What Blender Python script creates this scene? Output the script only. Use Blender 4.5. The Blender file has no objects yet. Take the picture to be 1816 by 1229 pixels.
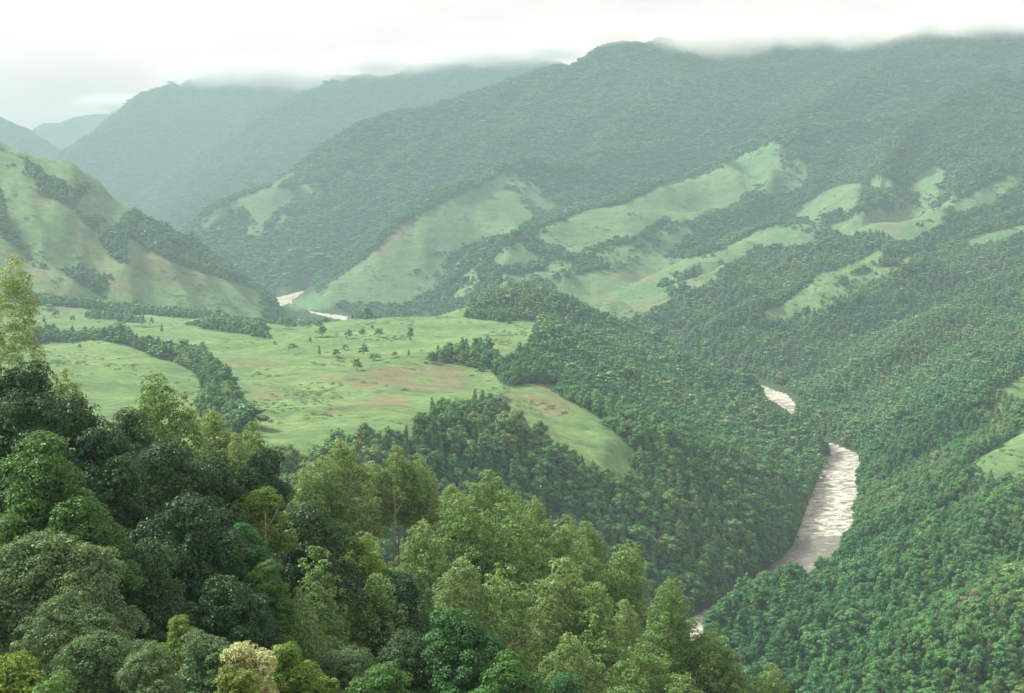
import bpy, bmesh, math, random, time
import numpy as np
T0 = time.time()
# ------------------------------------------------------------------ camera, sky, sun, exposure
scene = bpy.context.scene
FPX, CXP, CYP = 2522.0, 908.0, 614.5          # focal length and centre, in pixels of the photograph
TILT = math.atan((CYP - 400.0) / FPX)          # camera looks slightly down
cam_data = bpy.data.cameras.new('camera')
cam_data.lens = 36.0 * FPX / 1816.0
cam_data.sensor_width = 36.0
cam_data.clip_start, cam_data.clip_end = 0.5, 60000.0
cam = bpy.data.objects.new('camera', cam_data)
cam.rotation_euler = (math.pi / 2 - TILT, 0, 0)
scene.collection.objects.link(cam)
scene.camera = cam

SUN_EL, SUN_AZ = math.radians(46), math.radians(290)
world = bpy.data.worlds.new('World')
scene.world = world
world.use_nodes = True
wn, wl = world.node_tree.nodes, world.node_tree.links
wn.clear()
w_out = wn.new('ShaderNodeOutputWorld')
w_bg = wn.new('ShaderNodeBackground')
w_sky = wn.new('ShaderNodeTexSky')
w_sky.sky_type = 'NISHITA'
w_sky.sun_disc = False
w_sky.sun_elevation = SUN_EL
w_sky.sun_rotation = SUN_AZ
w_scale = wn.new('ShaderNodeMix'); w_scale.data_type = 'RGBA'; w_scale.blend_type = 'MULTIPLY'
w_scale.inputs[0].default_value = 1.0
w_scale.inputs[7].default_value = (0.1, 0.1, 0.1, 1)
w_tc = wn.new('ShaderNodeTexCoord')
w_map = wn.new('ShaderNodeMapping'); w_map.inputs['Scale'].default_value = (2.2, 2.2, 9.0)
w_noise = wn.new('ShaderNodeTexNoise')
w_noise.inputs['Scale'].default_value = 1.6
w_noise.inputs['Detail'].default_value = 6.0
w_ramp = wn.new('ShaderNodeValToRGB')
w_ramp.color_ramp.elements[0].position = 0.36
w_ramp.color_ramp.elements[0].color = (.158, .121, .110, 1)
w_ramp.color_ramp.elements[1].position = 0.60
w_ramp.color_ramp.elements[1].color = (.244, .188, .171, 1)
w_mix = wn.new('ShaderNodeMix'); w_mix.data_type = 'RGBA'
w_mix.inputs[0].default_value = 0.95                      # cloud cover
wl.new(w_sky.outputs['Color'], w_scale.inputs[6])
wl.new(w_tc.outputs['Generated'], w_map.inputs['Vector'])
wl.new(w_map.outputs['Vector'], w_noise.inputs['Vector'])
wl.new(w_noise.outputs['Fac'], w_ramp.inputs['Fac'])
wl.new(w_scale.outputs[2], w_mix.inputs[6])
wl.new(w_ramp.outputs['Color'], w_mix.inputs[7])
w_sep = wn.new('ShaderNodeSeparateXYZ')
w_el = wn.new('ShaderNodeMapRange')
w_el.inputs['From Min'].default_value = 0.10; w_el.inputs['From Max'].default_value = 0.42
w_el.inputs['To Min'].default_value = 1.0; w_el.inputs['To Max'].default_value = 0.0
w_low = wn.new('ShaderNodeMix'); w_low.data_type = 'RGBA'; w_low.blend_type = 'MULTIPLY'
w_low.inputs[7].default_value = (1.14, 1.09, 1.07, 1)
wl.new(w_tc.outputs['Generated'], w_sep.inputs[0])
wl.new(w_sep.outputs['Z'], w_el.inputs['Value'])
wl.new(w_el.outputs['Result'], w_low.inputs[0])
wl.new(w_mix.outputs[2], w_low.inputs[6])
wl.new(w_low.outputs[2], w_bg.inputs['Color'])
w_bg.inputs['Strength'].default_value = 1.0
wl.new(w_bg.outputs['Background'], w_out.inputs['Surface'])

sun_data = bpy.data.lights.new('sun', 'SUN')
sun_data.energy = 1.5
sun_data.angle = math.radians(12)
sun_data.color = (1.0, 0.95, 0.87)
sun = bpy.data.objects.new('sun', sun_data)
sun.rotation_euler = (math.pi / 2 - SUN_EL, 0, math.pi - SUN_AZ)
scene.collection.objects.link(sun)

scene.view_settings.view_transform = 'Standard'
scene.view_settings.look = 'None'
scene.view_settings.gamma = 1.0
scene.view_settings.use_curve_mapping = False
scene.view_settings.exposure = 2.72
cy = scene.cycles
cy.max_bounces = 5
cy.diffuse_bounces = 2
cy.glossy_bounces = 2
cy.transmission_bounces = 3
cy.volume_bounces = 2
cy.transparent_max_bounces = 6
cy.sample_clamp_indirect = 4.0
cy.use_denoising = True

# ==== TERRAIN BEGIN ====
def pix(px, py, d):
    """point seen at pixel (px, py) of the photograph, d metres ahead of the camera"""
    u, v = (px - CXP) / FPX, (CYP - py) / FPX
    X, Y, Z = u, math.cos(TILT) + v * math.sin(TILT), -math.sin(TILT) + v * math.cos(TILT)
    s = d / Y
    return (X * s, d, Z * s)

def project(x, y, z):
    ct, st = math.cos(TILT), math.sin(TILT)
    dep = np.maximum(y * ct - z * st, 1e-3)
    up = y * st + z * ct
    return CXP + FPX * x / dep, CYP - FPX * up / dep

def _hash(i, j, seed):
    h = (i * 374761393 + j * 668265263 + seed * 2147483647) & 0xffffffff
    h = ((h ^ (h >> 13)) * 1274126177) & 0xffffffff
    return ((h ^ (h >> 16)) & 0xffff) / 65535.0

def vnoise(x, y, seed=0):
    i, j = np.floor(x).astype(np.int64), np.floor(y).astype(np.int64)
    fx, fy = x - i, y - j
    fx, fy = fx * fx * fx * (fx * (fx * 6 - 15) + 10), fy * fy * fy * (fy * (fy * 6 - 15) + 10)
    a, b = _hash(i, j, seed), _hash(i + 1, j, seed)
    c, d = _hash(i, j + 1, seed), _hash(i + 1, j + 1, seed)
    return (a * (1 - fx) + b * fx) * (1 - fy) + (c * (1 - fx) + d * fx) * fy

def fbm(x, y, seed=0, octaves=4, gain=0.5):
    s, a, t = 0.0, 1.0, 0.0
    for o in range(octaves):
        s = s + a * (vnoise(x * 2 ** o + 17.3 * o, y * 2 ** o - 9.1 * o, seed + o) - 0.5)
        t += a
        a *= gain
    return s / t * 2.0                                   # about -1 .. 1

def poly_near(x, y, pts):
    """distance to a polyline, interpolated height there, side (+1 left of its direction)"""
    best = np.full(x.shape, 1e18); zc = np.zeros(x.shape); side = np.ones(x.shape)
    for (ax, ay, az), (bx, by, bz) in zip(pts[:-1], pts[1:]):
        dx, dy = bx - ax, by - ay
        L = dx * dx + dy * dy + 1e-9
        t = np.clip(((x - ax) * dx + (y - ay) * dy) / L, 0, 1)
        ex, ey = x - ax - t * dx, y - ay - t * dy
        r2 = ex * ex + ey * ey
        m = r2 < best
        best = np.where(m, r2, best)
        zc = np.where(m, az + t * (bz - az), zc)
        side = np.where(m, np.where(dx * (y - ay) - dy * (x - ax) > 0, 1.0, -1.0), side)
    return np.sqrt(best), zc, side

def inside(px, py, poly):
    r = np.zeros(np.shape(px), bool)
    n = len(poly)
    for i in range(n):
        x1, y1 = poly[i]; x2, y2 = poly[(i + 1) % n]
        if y1 == y2: continue
        c = ((y1 > py) != (y2 > py)) & (px < (x2 - x1) * (py - y1) / (y2 - y1) + x1)
        r ^= c
    return r

# ridge lines: (region, slope on far side, slope on near side, rounding, forest lift, [(px, py, distance)...])
RIDGES = [
 ('mountain_distant', .5, .5, 60, 0, [(-260,130,7200),(-60,188,7000),(0,219,6900),(50,250,6800),(95,278,6700)]),
 ('mountain_distant', .5, .5, 60, 0, [(-200,380,8200),(0,275,8800),(40,240,9000),(85,214,9000),(140,204,9000),(215,196,9000),(320,180,9200),(500,160,9500)]),
 ('mountain_far', .6, .48, 40, 11, [(90,330,5700),(130,282,6000),(170,243,6200),(215,208,6450),(270,172,6700),(330,150,6900),(420,144,7000),(520,148,7100),(640,140,7200)]),
 ('mountain_far', .55, .5, 40, 11, [(290,392,4900),(330,345,5050),(380,302,5200),(430,263,5350),(490,208,5600),(545,170,5800),(620,140,6000),(700,124,6100),(800,116,6150),(870,104,6200),(960,110,6200),(1050,118,6250)]),
 ('mountain', .55, .5, 30, 10, [(470,342,3560),(525,305,3640),(600,254,3740),(712,203,3880),(829,169,4000),(912,146,4080),(1000,128,4150),(1022,117,4170)]),
 ('mountain', .6, .45, 40, 11, [(1010,128,4190),(1030,108,4200),(1060,88,4220),(1105,70,4240),(1150,74,4260),(1200,84,4300),(1250,92,4330),(1300,84,4330),(1360,72,4300),(1450,72,4250),(1520,80,4200),(1570,76,4150),(1640,60,4050),(1816,52,3950),(2050,30,3900)]),
 ('mountain', .6, .5, 25, 5, [(320,432,3350),(342,410,3400),(392,364,3460),(462,342,3530),(525,332,3620),(560,315,3700),(620,285,3790),(700,262,3840),(860,215,3960)]),
 ('mountain', .6, .5, 25, 6, [(430,470,3260),(520,420,3380),(600,360,3500),(700,300,3600),(800,258,3690),(950,212,3820),(1050,160,3960),(1105,82,4200)]),
 ('mountain', .55, .42, 22, 1, [(505,545,2560),(566,514,2640),(611,485,2700),(650,464,2760),(674,436,2800),(710,401,2870),(744,383,2930),(796,359,3000),(848,337,3070),(890,307,3150),(960,284,3300),(1080,245,3500),(1200,195,3720),(1300,130,4050)]),
 ('mountain', .6, .40, 25, 1, [(850,468,2250),(872,452,2300),(921,429,2370),(942,418,2420),(965,401,2470),(1004,393,2540),(1057,375,2620),(1100,365,2680),(1162,339,2770),(1236,313,2880),(1279,291,2940),(1350,262,3050),(1376,249,3090),(1430,205,3300),(1500,160,3500),(1600,100,3800),(1660,62,4020)]),
 ('mountain', .55, .3, 30, 4, [(1240,470,2180),(1330,424,2300),(1400,378,2400),(1457,350,2480),(1520,322,2560),(1600,262,2750),(1700,192,2950),(1816,130,3150),(1980,60,3350)]),
 ('mountain', .4, .35, 30, 4, [(1560,420,2150),(1680,388,2260),(1756,330,2400),(1805,305,2480),(1900,250,2600),(2000,200,2700)]),
 ('hill_right', .35, .35, 30, 6, [(1165,515,1960),(1230,480,2000),(1310,452,2030),(1440,432,2080),(1560,446,2100)]),
 ('hill_right', .45, .35, 16, 1, [(1300,578,1700),(1348,557,1740),(1400,527,1780),(1459,489,1820),(1482,487,1840),(1568,446,1900),(1620,440,1950),(1699,436,2000),(1744,421,2040),(1816,401,2100),(1990,350,2250)]),
 ('hill_right', .4, .36, 14, 9, [(1390,735,1370),(1450,690,1380),(1540,640,1410),(1640,590,1460),(1740,540,1530),(1840,490,1620),(2000,420,1750)]),
 ('hill_right', .45, .42, 12, 9, [(1515,792,1180),(1570,755,1160),(1640,705,1170),(1740,640,1210),(1830,580,1270),(1980,500,1380)]),
 ('hill_right', .45, .45, 10, 2, [(1530,860,960),(1590,815,960),(1660,768,980),(1745,712,1010),(1816,668,1050),(1960,590,1150)]),
 ('hill_near', .5, .42, 10, 8.5, [(1060,1300,470),(1140,1222,510),(1222,1140,545),(1262,1100,566),(1330,1060,606),(1410,1020,664),(1470,985,705),(1530,945,740),(1610,895,765),(1700,842,790),(1770,797,820),(1816,770,845),(1960,690,930)]),
 ('hill_near', .5, .4, 10, 9, [(1330,1170,520),(1420,1120,545),(1520,1060,575),(1620,1000,600),(1720,935,640),(1816,880,680),(1960,800,760)]),
 ('hill_near', .5, .45, 10, 9, [(1480,1260,440),(1580,1200,455),(1700,1120,480),(1816,1050,510),(1960,960,560)]),
 ('hill_left', .5, .5, 14, 0, [(-420,100,2260),(-200,172,2240),(0,250,2230),(60,271,2230),(130,292,2235),(180,319,2240),(220,346,2245),(262,376,2255),(300,406,2270),(340,435,2290),(390,469,2320),(440,504,2360),(480,533,2400),(500,549,2430)]),
 ('plateau', .4, .34, 14, 9.5, [(825,550,1500),(850,522,1540),(880,504,1560),(920,497,1570),(970,508,1560),(1020,536,1535),(1060,570,1500),(1090,592,1470),(1150,614,1420),(1240,648,1330),(1345,690,1225),(1420,730,1130),(1462,776,1085),(1470,830,1045)]),
 ('plateau', .40, .42, 12, 0, [(872,652,960),(905,683,900),(950,699,860),(1000,722,820),(1050,760,780),(1095,790,750),(1140,830,725),(1220,900,700),(1300,965,690)]),
]
MESA = [(-260,762,540),(-60,765,560),(100,755,590),(300,752,610),(480,785,600),(580,775,620),(660,750,650),(740,742,680),(800,700,760),(872,690,860),(905,640,1000),(945,596,1200),(950,568,1400),(880,568,1450),(800,564,1490),(740,560,1540),(650,569,1590),(560,578,1600),(500,580,1620),(420,574,1720),(300,561,1800),(200,550,1820),(100,537,1820),(0,530,1820),(-260,522,1820)]
RIVER_PX = [(1150,1800,300),(1050,1650,380),(1030,1330,470),(1085,1215,560),(1215,1130,632),(1325,1068,682),(1420,1014,758),(1452,976,795),(1468,930,850),(1480,880,928),(1487,840,1005),(1498,800,1112),(1440,775,1192),(1398,742,1290),(1392,715,1390),(1370,692,1480),(1330,672,1560)]
RIVER_W = [11,11,11,11,11,11.5,13.5,14,15.5,15,13.5,12,7,7,11.5,13,13]
_river = [list(pix(*p)) for p in RIVER_PX]
for _i, _p in enumerate(_river):
    _p[2] = -186 + 10 * max(0.0, (_p[1] - 560) / 950)
RIVER = [tuple(p) for p in _river]
RIVER += [(120,1740,-172),(10,1960,-169),(-110,2180,-166),(-190,2330,-163.5)]
RIVER_W += [13,13,13,13]
for p, zz, w in (((622,559.5,2430),-160,14),((588,556,2520),-159,13),((548,550,2600),-158,12),((515,544,2700),-157,11),((500,532,2790),-146,16),((518,525,2920),-145,19),((545,516,3100),-143,17),((600,514,3170),-143,13),((680,508,3210),-142,12)):
    q = pix(*p)
    RIVER.append((q[0], q[1], zz)); RIVER_W.append(w)

def smax(a, b, k):
    d = np.abs(a - b)
    return np.maximum(a, b) + k * np.log1p(np.exp(-np.minimum(d / k, 40)))

def river_info(x, y):
    best = np.full(x.shape, 1e18); zc = np.zeros(x.shape); w = np.zeros(x.shape)
    for i in range(len(RIVER) - 1):
        ax, ay, az = RIVER[i]; bx, by, bz = RIVER[i + 1]
        dx, dy = bx - ax, by - ay
        t = np.clip(((x - ax) * dx + (y - ay) * dy) / (dx * dx + dy * dy), 0, 1)
        r2 = (x - ax - t * dx) ** 2 + (y - ay - t * dy) ** 2
        m = r2 < best
        best = np.where(m, r2, best); zc = np.where(m, az + t * (bz - az), zc)
        w = np.where(m, RIVER_W[i] + t * (RIVER_W[i + 1] - RIVER_W[i]), w)
    return np.sqrt(best), zc, w

REGIONS = ['valley_floor', 'hillside', 'plateau', 'hill_left', 'hill_right', 'hill_near', 'mountain', 'mountain_far', 'mountain_distant']

def foreground_z(x, y):
    plane = -19.5 - 0.19 * y - 0.35 * x - 0.42 * np.maximum(y - 185 - 0.5 * x, 0)
    r = np.sqrt(x * x + y * y)
    return smax(plane, -1.8 - 0.62 * np.maximum(r - 3, 0), 1.5)

def height(x, y):
    rd, rz, rw = river_info(x, y)
    far = np.clip((y - 500) / 2500, 0, 1)
    wx = x + 60 * far * fbm(x / 260, y / 260, 91, 3)
    wy = y + 60 * far * fbm(x / 260, y / 260, 95, 3)
    h = rz - 1.5 + 0.05 * np.maximum(rd - rw, 0)
    reg = np.zeros(x.shape, np.int32)
    k = 4.5 + 4.0 * far
    def add(hh, name):
        nonlocal h, reg
        i = REGIONS.index(name)
        reg = np.where(hh > h, i, reg)
        h = smax(h, hh, k)
    add(foreground_z(x, y), 'hillside')
    # plateau: a gently rolling table with falling sides
    mp = [pix(*p) for p in MESA]
    num = np.zeros(x.shape); den = np.zeros(x.shape)
    for (mx, my, mz) in mp:
        w = 1.0 / ((x - mx) ** 2 + (y - my) ** 2 + 2500.0) ** 1.5
        num += w * mz; den += w
    mz = num / den
    r, _, _ = poly_near(x, y, mp + [mp[0]])
    ins = inside(x, y, [(p[0], p[1]) for p in mp])
    roll = 11.0 * fbm(x / 150, y / 110, 7, 3) + 1.6 * fbm(x / 40, y / 40, 12, 2)
    edge = np.clip(r / 60, 0, 1)
    add(np.where(ins, mz + roll * edge, mz - 0.46 * (np.sqrt(r * r + 400) - 20)), 'plateau')
    for (name, s_far, s_near, rnd, lift, pts) in RIDGES:
        p3 = [pix(*p) for p in pts]
        p3 = [(a, b, c - lift) for a, b, c in p3]
        r, zc, side = poly_near(wx * .35 + x * .65, wy * .35 + y * .65, p3)
        s = np.where(side > 0, s_far, s_near)
        add(zc - s * (np.sqrt(r * r + rnd * rnd) - rnd), name)
    # relief: gullies and small spurs, growing with distance from the river bed
    amp = np.clip((h - rz) / 60, 0, 1)
    big = fbm(x / 420, y / 420, 31, 5, 0.52)
    gul = 1.0 - np.abs(fbm(x / 170 + 0.6 * big, y / 230, 57, 4, 0.5)) * 2.2
    mask_flat = np.where(reg == 2, 0.25, 1.0) * np.where(reg == 1, 0.1, 1.0) * np.where(reg == 3, 1.0, 1.0)
    h = h + amp * mask_flat * (9 + 13 * far) * (big * 0.8 + (gul - 0.45) * 0.75)
    sp = 1.0 - 2.4 * np.abs(fbm((x + .55 * y) / 95, (y - .55 * x) / 210, 83, 3))
    h = h + amp * np.where((reg == 4) | (reg == 5) | (reg == 3), 1.0, 0.0) * np.clip(rd / 120, 0, 1) * 9.0 * (sp - .3)
    al, ac = .62 * x + .78 * y, .78 * x - .62 * y
    fold = 1.0 - 2.3 * np.abs(fbm(ac / 300 + .5 * big, al / 900, 87, 4, .45))
    h = h + np.clip((h - rz) / 160, 0, 1) * np.where(reg >= 6, 1.0, 0.0) * (40 + 20 * np.clip((y - 3500) / 2500, 0, 1)) * (fold - .35)
    h = h + amp * np.where(reg == 1, 0.3, 1.0) * 1.2 * fbm(x / 22, y / 22, 71, 3)
    # the river has cut its gorge
    rb = np.maximum(rd - rw, 0) * np.interp(y, [1080, 1130, 1320, 1370], [1, 1.6, 1.6, 1])
    bank = rz - 2.5 + np.where(rd < rw, 0.0, 0.85 * rb + 6.0 * (1 - np.exp(-rb / 6.0)) + 0.3)
    cut = (bank < h) & (rd < 260)
    h = np.where(cut, bank, h)
    return h, reg

NA, NR = 430, 640
AZ = np.linspace(math.radians(-27), math.radians(27), NA)
RR = np.concatenate([np.linspace(0.0, 20, 6)[:-1] + 2.0, np.exp(np.linspace(math.log(20.0), math.log(13000.0), NR - 5))])
gx = np.tan(AZ)[:, None] * RR[None, :]
gy = np.repeat(RR[None, :], NA, 0)
gz, greg = height(gx, gy)

def ground(x, y):
    """height and region of the ground sheet at world positions"""
    x, y = np.asarray(x, float), np.asarray(y, float)
    a = (np.arctan2(x, y) - AZ[0]) / (AZ[1] - AZ[0])
    # columns are spaced evenly in angle
    a = np.clip(a, 0, NA - 1.001)
    r = np.interp(y, RR, np.arange(NR))
    i, j = np.floor(a).astype(int), np.minimum(np.floor(r).astype(int), NR - 2)
    fa, fr = a - i, r - j
    z = (gz[i, j] * (1 - fa) + gz[i + 1, j] * fa) * (1 - fr) + (gz[i, j + 1] * (1 - fa) + gz[i + 1, j + 1] * fa) * fr
    return z, greg[np.round(a).astype(int), np.round(r).astype(int)]

# land cover, mapped from the photograph onto the ground: (nearest, farthest, outline)
GRASS = [
 (3000,4300,[(337,415),(358,392),(392,363),(423,353),(462,339),(525,329),(551,320),(553,328),(514,350),(504,366),(462,392),(447,389),(439,369),(389,374),(355,408)]),
 (3300,4600,[(478,333),(522,301),(523,306),(488,333)]),
 (2300,3600,[(906,297),(890,304),(848,334),(796,356),(744,380),(710,398),(674,432),(650,460),(611,481),(566,510),(514,535),(509,540),(566,543),(605,530),(645,534),(692,533),(718,530),(744,519),(770,509),(768,483),(786,460),(817,436),(861,418),(900,405),(945,381),(913,358),(893,327)]),
 (2300,3700,[(947,355),(976,342),(978,355),(942,366)]),
 (2100,3600,[(942,418),(965,398),(1004,390),(1048,372),(1100,362),(1162,336),(1236,310),(1279,288),(1350,259),(1376,245),(1380,270),(1385,300),(1359,318),(1322,344),(1279,364),(1250,367),(1208,395),(1179,384),(1151,398),(1122,412),(1065,429),(1028,446),(1000,449),(980,438),(965,436)]),
 (2000,2900,[(872,452),(921,426),(926,441),(965,452),(926,462),(869,460)]),
 (2000,3000,[(1151,458),(1179,426),(1231,395),(1233,398),(1211,424),(1185,449)]),
 (1650,2600,[(980,506),(1023,489),(1063,481),(1108,475),(1162,461),(1222,458),(1265,444),(1322,421),(1350,404),(1379,398),(1394,404),(1448,418),(1442,427),(1414,432),(1350,429),(1316,449),(1279,466),(1248,495),(1216,500),(1236,472),(1259,458),(1222,472),(1179,495),(1168,506),(1174,520),(1196,532),(1165,546),(1128,560),(1080,569),(1051,546),(1008,532),(980,517)]),
 (2000,3200,[(1400,375),(1457,346),(1499,328),(1531,325),(1525,355),(1511,375),(1471,375),(1454,390),(1437,390),(1402,384)]),
 (2000,3400,[(1545,316),(1585,319),(1582,331),(1542,332)]),
 (2000,3400,[(1602,327),(1630,306),(1653,295),(1679,303),(1673,318),(1647,335),(1613,340)]),
 (1900,3200,[(1474,404),(1499,392),(1570,377),(1656,367),(1653,378),(1616,395),(1627,405),(1679,386),(1680,390),(1636,411),(1607,424),(1582,423),(1565,406),(1505,417),(1480,410)]),
 (1900,3200,[(1690,375),(1696,358),(1756,330),(1805,302),(1809,318),(1756,361),(1727,364)]),
 (1500,2200,[(1348,557),(1400,524),(1459,485),(1482,484),(1568,441),(1568,451),(1490,489),(1468,515),(1437,535),(1380,561)]),
 (1700,2300,[(1690,437),(1744,418),(1784,406),(1850,390),(1850,398),(1790,416),(1741,433)]),
 (600,1000,[(1900,700),(1816,766),(1770,792),(1700,838),(1690,852),(1760,834),(1816,832),(1900,800)]),
 (900,1250,[(1900,600),(1816,664),(1745,708),(1760,714),(1816,692),(1900,650)]),
 (500,900,[(1650,918),(1690,893),(1692,906),(1660,920)]),
 (500,900,[(1598,944),(1614,938),(1612,956),(1600,958)]),
 (480,1750,[(-300,520),(0,535),(100,538),(230,556),(430,573),(514,576),(592,565),(650,564),(740,552),(830,535),(822,566),(860,569),(940,566),(950,575),(937,595),(906,614),(876,617),(871,658),(887,678),(904,686),(934,680),(986,683),(989,702),(1030,722),(1072,746),(1094,774),(1118,796),(1135,812),(1085,826),(1044,798),(997,779),(934,740),(915,713),(898,702),(887,693),(849,691),(832,693),(758,704),(739,721),(730,746),(648,748),(571,746),(587,768),(576,779),(502,784),(474,772),(440,775),(300,775),(100,770),(-300,775)]),
]
HILL_WOODS = [
 (1300,2700,[(12,276),(30,284),(34,297),(20,290)]),
 (1300,2700,[(45,272),(75,288),(75,312),(98,308),(125,330),(140,318),(165,325),(150,340),(130,360),(150,378),(178,380),(175,400),(172,415),(150,400),(130,372),(105,358),(70,340),(62,318),(45,300)]),
 (1300,2800,[(246,330),(270,352),(300,378),(340,420),(390,460),(440,495),(480,520),(520,535),(560,560),(600,570),(514,579),(467,566),(465,540),(460,517),(420,504),(366,488),(306,467),(270,444),(240,425),(222,420),(222,470),(205,465),(185,445),(170,428),(172,415),(205,395),(215,375),(240,368),(262,380),(255,355)]),
 (1300,2700,[(0,325),(8,345),(20,385),(38,405),(40,425),(60,450),(85,468),(80,474),(55,457),(30,434),(0,408),(-60,380),(-60,330)]),
 (1300,2700,[(100,470),(140,463),(150,478),(172,485),(185,480),(190,500),(178,510),(192,525),(217,535),(220,546),(200,542),(170,523),(140,503),(115,487)]),
 (1300,2700,[(22,512),(55,515),(60,535),(30,538)]),
]
WOODS = [
 (2200,3600,[(749,449),(791,440),(790,449),(752,456)]),
 (2200,3600,[(718,487),(736,469),(754,474),(731,487)]),
 (2200,3600,[(744,493),(765,479),(762,497)]),
 (2200,3200,[(930,430),(960,424),(1000,436),(1002,448),(960,446)]),
 (1900,3000,[(1456,384),(1475,372),(1512,374),(1506,386),(1462,392)]),
 (1900,3000,[(1616,392),(1650,378),(1655,388),(1625,404)]),
 (480,1750,[(59,586),(65,570),(104,583),(212,580),(241,590),(280,599),(306,619),(348,614),(365,625),(368,645),(397,658),(410,690),(417,710),(452,739),(440,775),(380,790),(345,770),(358,749),(345,723),(355,677),(342,658),(306,642),(270,629),(228,612),(176,603),(124,603),(75,606),(49,606)]),
 (900,1800,[(150,547),(200,552),(262,562),(255,573),(200,568),(150,564)]),
 (900,1800,[(303,572),(370,568),(450,574),(497,592),(480,601),(420,592),(330,580)]),
 (700,1500,[(711,641),(760,623),(835,610),(850,607),(880,615),(873,640),(852,657),(838,651),(800,643),(740,643)]),
 (800,1200,[(74,628),(130,626),(132,641),(76,641)]),
]
BROWN = [
 (1300,2700,[(60,335),(95,365),(85,377),(65,357)]),
 (1300,2700,[(132,388),(150,400),(150,430),(168,450),(200,480),(245,508),(250,526),(200,522),(168,482),(138,450)]),
 (1300,2700,[(228,457),(280,443),(300,468),(360,493),(372,512),(300,512),(240,482)]),
 (1300,2700,[(0,430),(30,448),(80,483),(112,500),(100,512),(50,482),(0,457)]),
 (1300,2700,[(60,515),(110,520),(150,545),(90,548)]),
 (2200,3600,[(679,426),(718,395),(733,401),(690,447),(652,464)]),
 (1650,2600,[(1063,484),(1179,489),(1151,504),(1094,497)]),
 (1650,2600,[(1137,473),(1181,461),(1151,477)]),
 (1650,2600,[(1035,515),(1094,526),(1080,542),(1050,530)]),
 (1650,2600,[(1115,547),(1151,533),(1206,536),(1137,555)]),
 (1650,2600,[(1220,497),(1316,443),(1295,465),(1236,502)]),
 (1650,2600,[(1390,422),(1454,415),(1440,430)]),
 (1900,3200,[(1460,360),(1499,345),(1530,350),(1524,363),(1476,357)]),
 (1900,3200,[(1554,398),(1588,393),(1601,409),(1573,417)]),
 (480,1750,[(395,641),(441,642),(491,642),(518,650),(428,652),(400,656)]),
 (480,1750,[(530,667),(620,663),(675,650),(730,644),(813,645),(842,653),(818,661),(824,683),(831,692),(758,696),(722,695),(692,685),(648,691),(626,685),(598,677)]),
 (480,1750,[(439,706),(469,690),(507,693),(490,709),(444,713),(426,724)]),
 (480,1750,[(657,702),(725,704),(732,720),(703,724),(634,721),(600,737),(566,729),(568,717),(600,717),(637,714)]),
 (480,1750,[(907,696),(962,699),(989,704),(1012,716),(1021,734),(975,740),(945,717),(910,708)]),
 (480,1750,[(932,682),(988,684),(988,699)]),
]
GREEN_IN_BROWN = [(480,1750,[(726,668),(745,664),(768,666),(775,674),(760,679),(730,677)]), (480,1750,[(640,704),(670,698),(655,712),(610,716),(600,708)])]

SCRUB = [
 (1800,3300,[(780,470),(870,462),(960,455),(1040,450),(1110,425),(1180,400),(1230,400),(1180,455),(1060,480),(980,505),(900,515),(760,537),(690,542),(730,520)]),
 (1600,2800,[(1170,520),(1250,500),(1330,450),(1400,432),(1470,417),(1480,400),(1400,392),(1350,402),(1260,442),(1170,468)]),
 (1900,3300,[(1440,394),(1480,380),(1530,360),(1600,333),(1690,338),(1700,378),(1640,402),(1560,378)]),
 (1450,2200,[(1290,580),(1350,556),(1440,515),(1500,480),(1570,447),(1620,452),(1540,512),(1450,562),(1370,584)]),
 (2900,4000,[(440,372),(520,352),(560,320),(640,290),(560,350),(500,400),(430,430)]),
 (2200,3600,[(880,310),(930,300),(990,345),(980,372),(930,380),(905,350)]),
 (2200,3600,[(1370,250),(1440,290),(1420,330),(1330,352),(1380,300)]),
]
FAR_RIVER = [(600, 1150, [(838,652),(872,656),(905,680),(940,698),(960,715),(915,714),(890,697),(842,692)]), (560, 1130, [(1421,1010),(1430,945),(1440,905),(1470,850),(1476,800),(1512,803),(1510,935),(1480,972),(1436,1004)]), (900, 1600, [(1340,678),(1398,678),(1413,732),(1404,730),(1380,712)]), (480, 660, [(1208,1146),(1216,1122),(1262,1103),(1258,1118)]),
 (1600, 3200, [(486,508),(562,506),(560,520),(525,540),(600,550),(655,563),(652,572),(590,566),(505,552),(486,530)])]

def in_any(polys, px, py, y):
    r = np.zeros(px.shape, bool)
    for d0, d1, poly in polys:
        m = (y > d0) & (y < d1)
        if m.any():
            xs = [p[0] for p in poly]; ys = [p[1] for p in poly]
            m &= (px > min(xs)) & (px < max(xs)) & (py > min(ys)) & (py < max(ys))
            idx = np.nonzero(m)
            r[idx] |= inside(px[idx], py[idx], poly)
    return r

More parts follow.
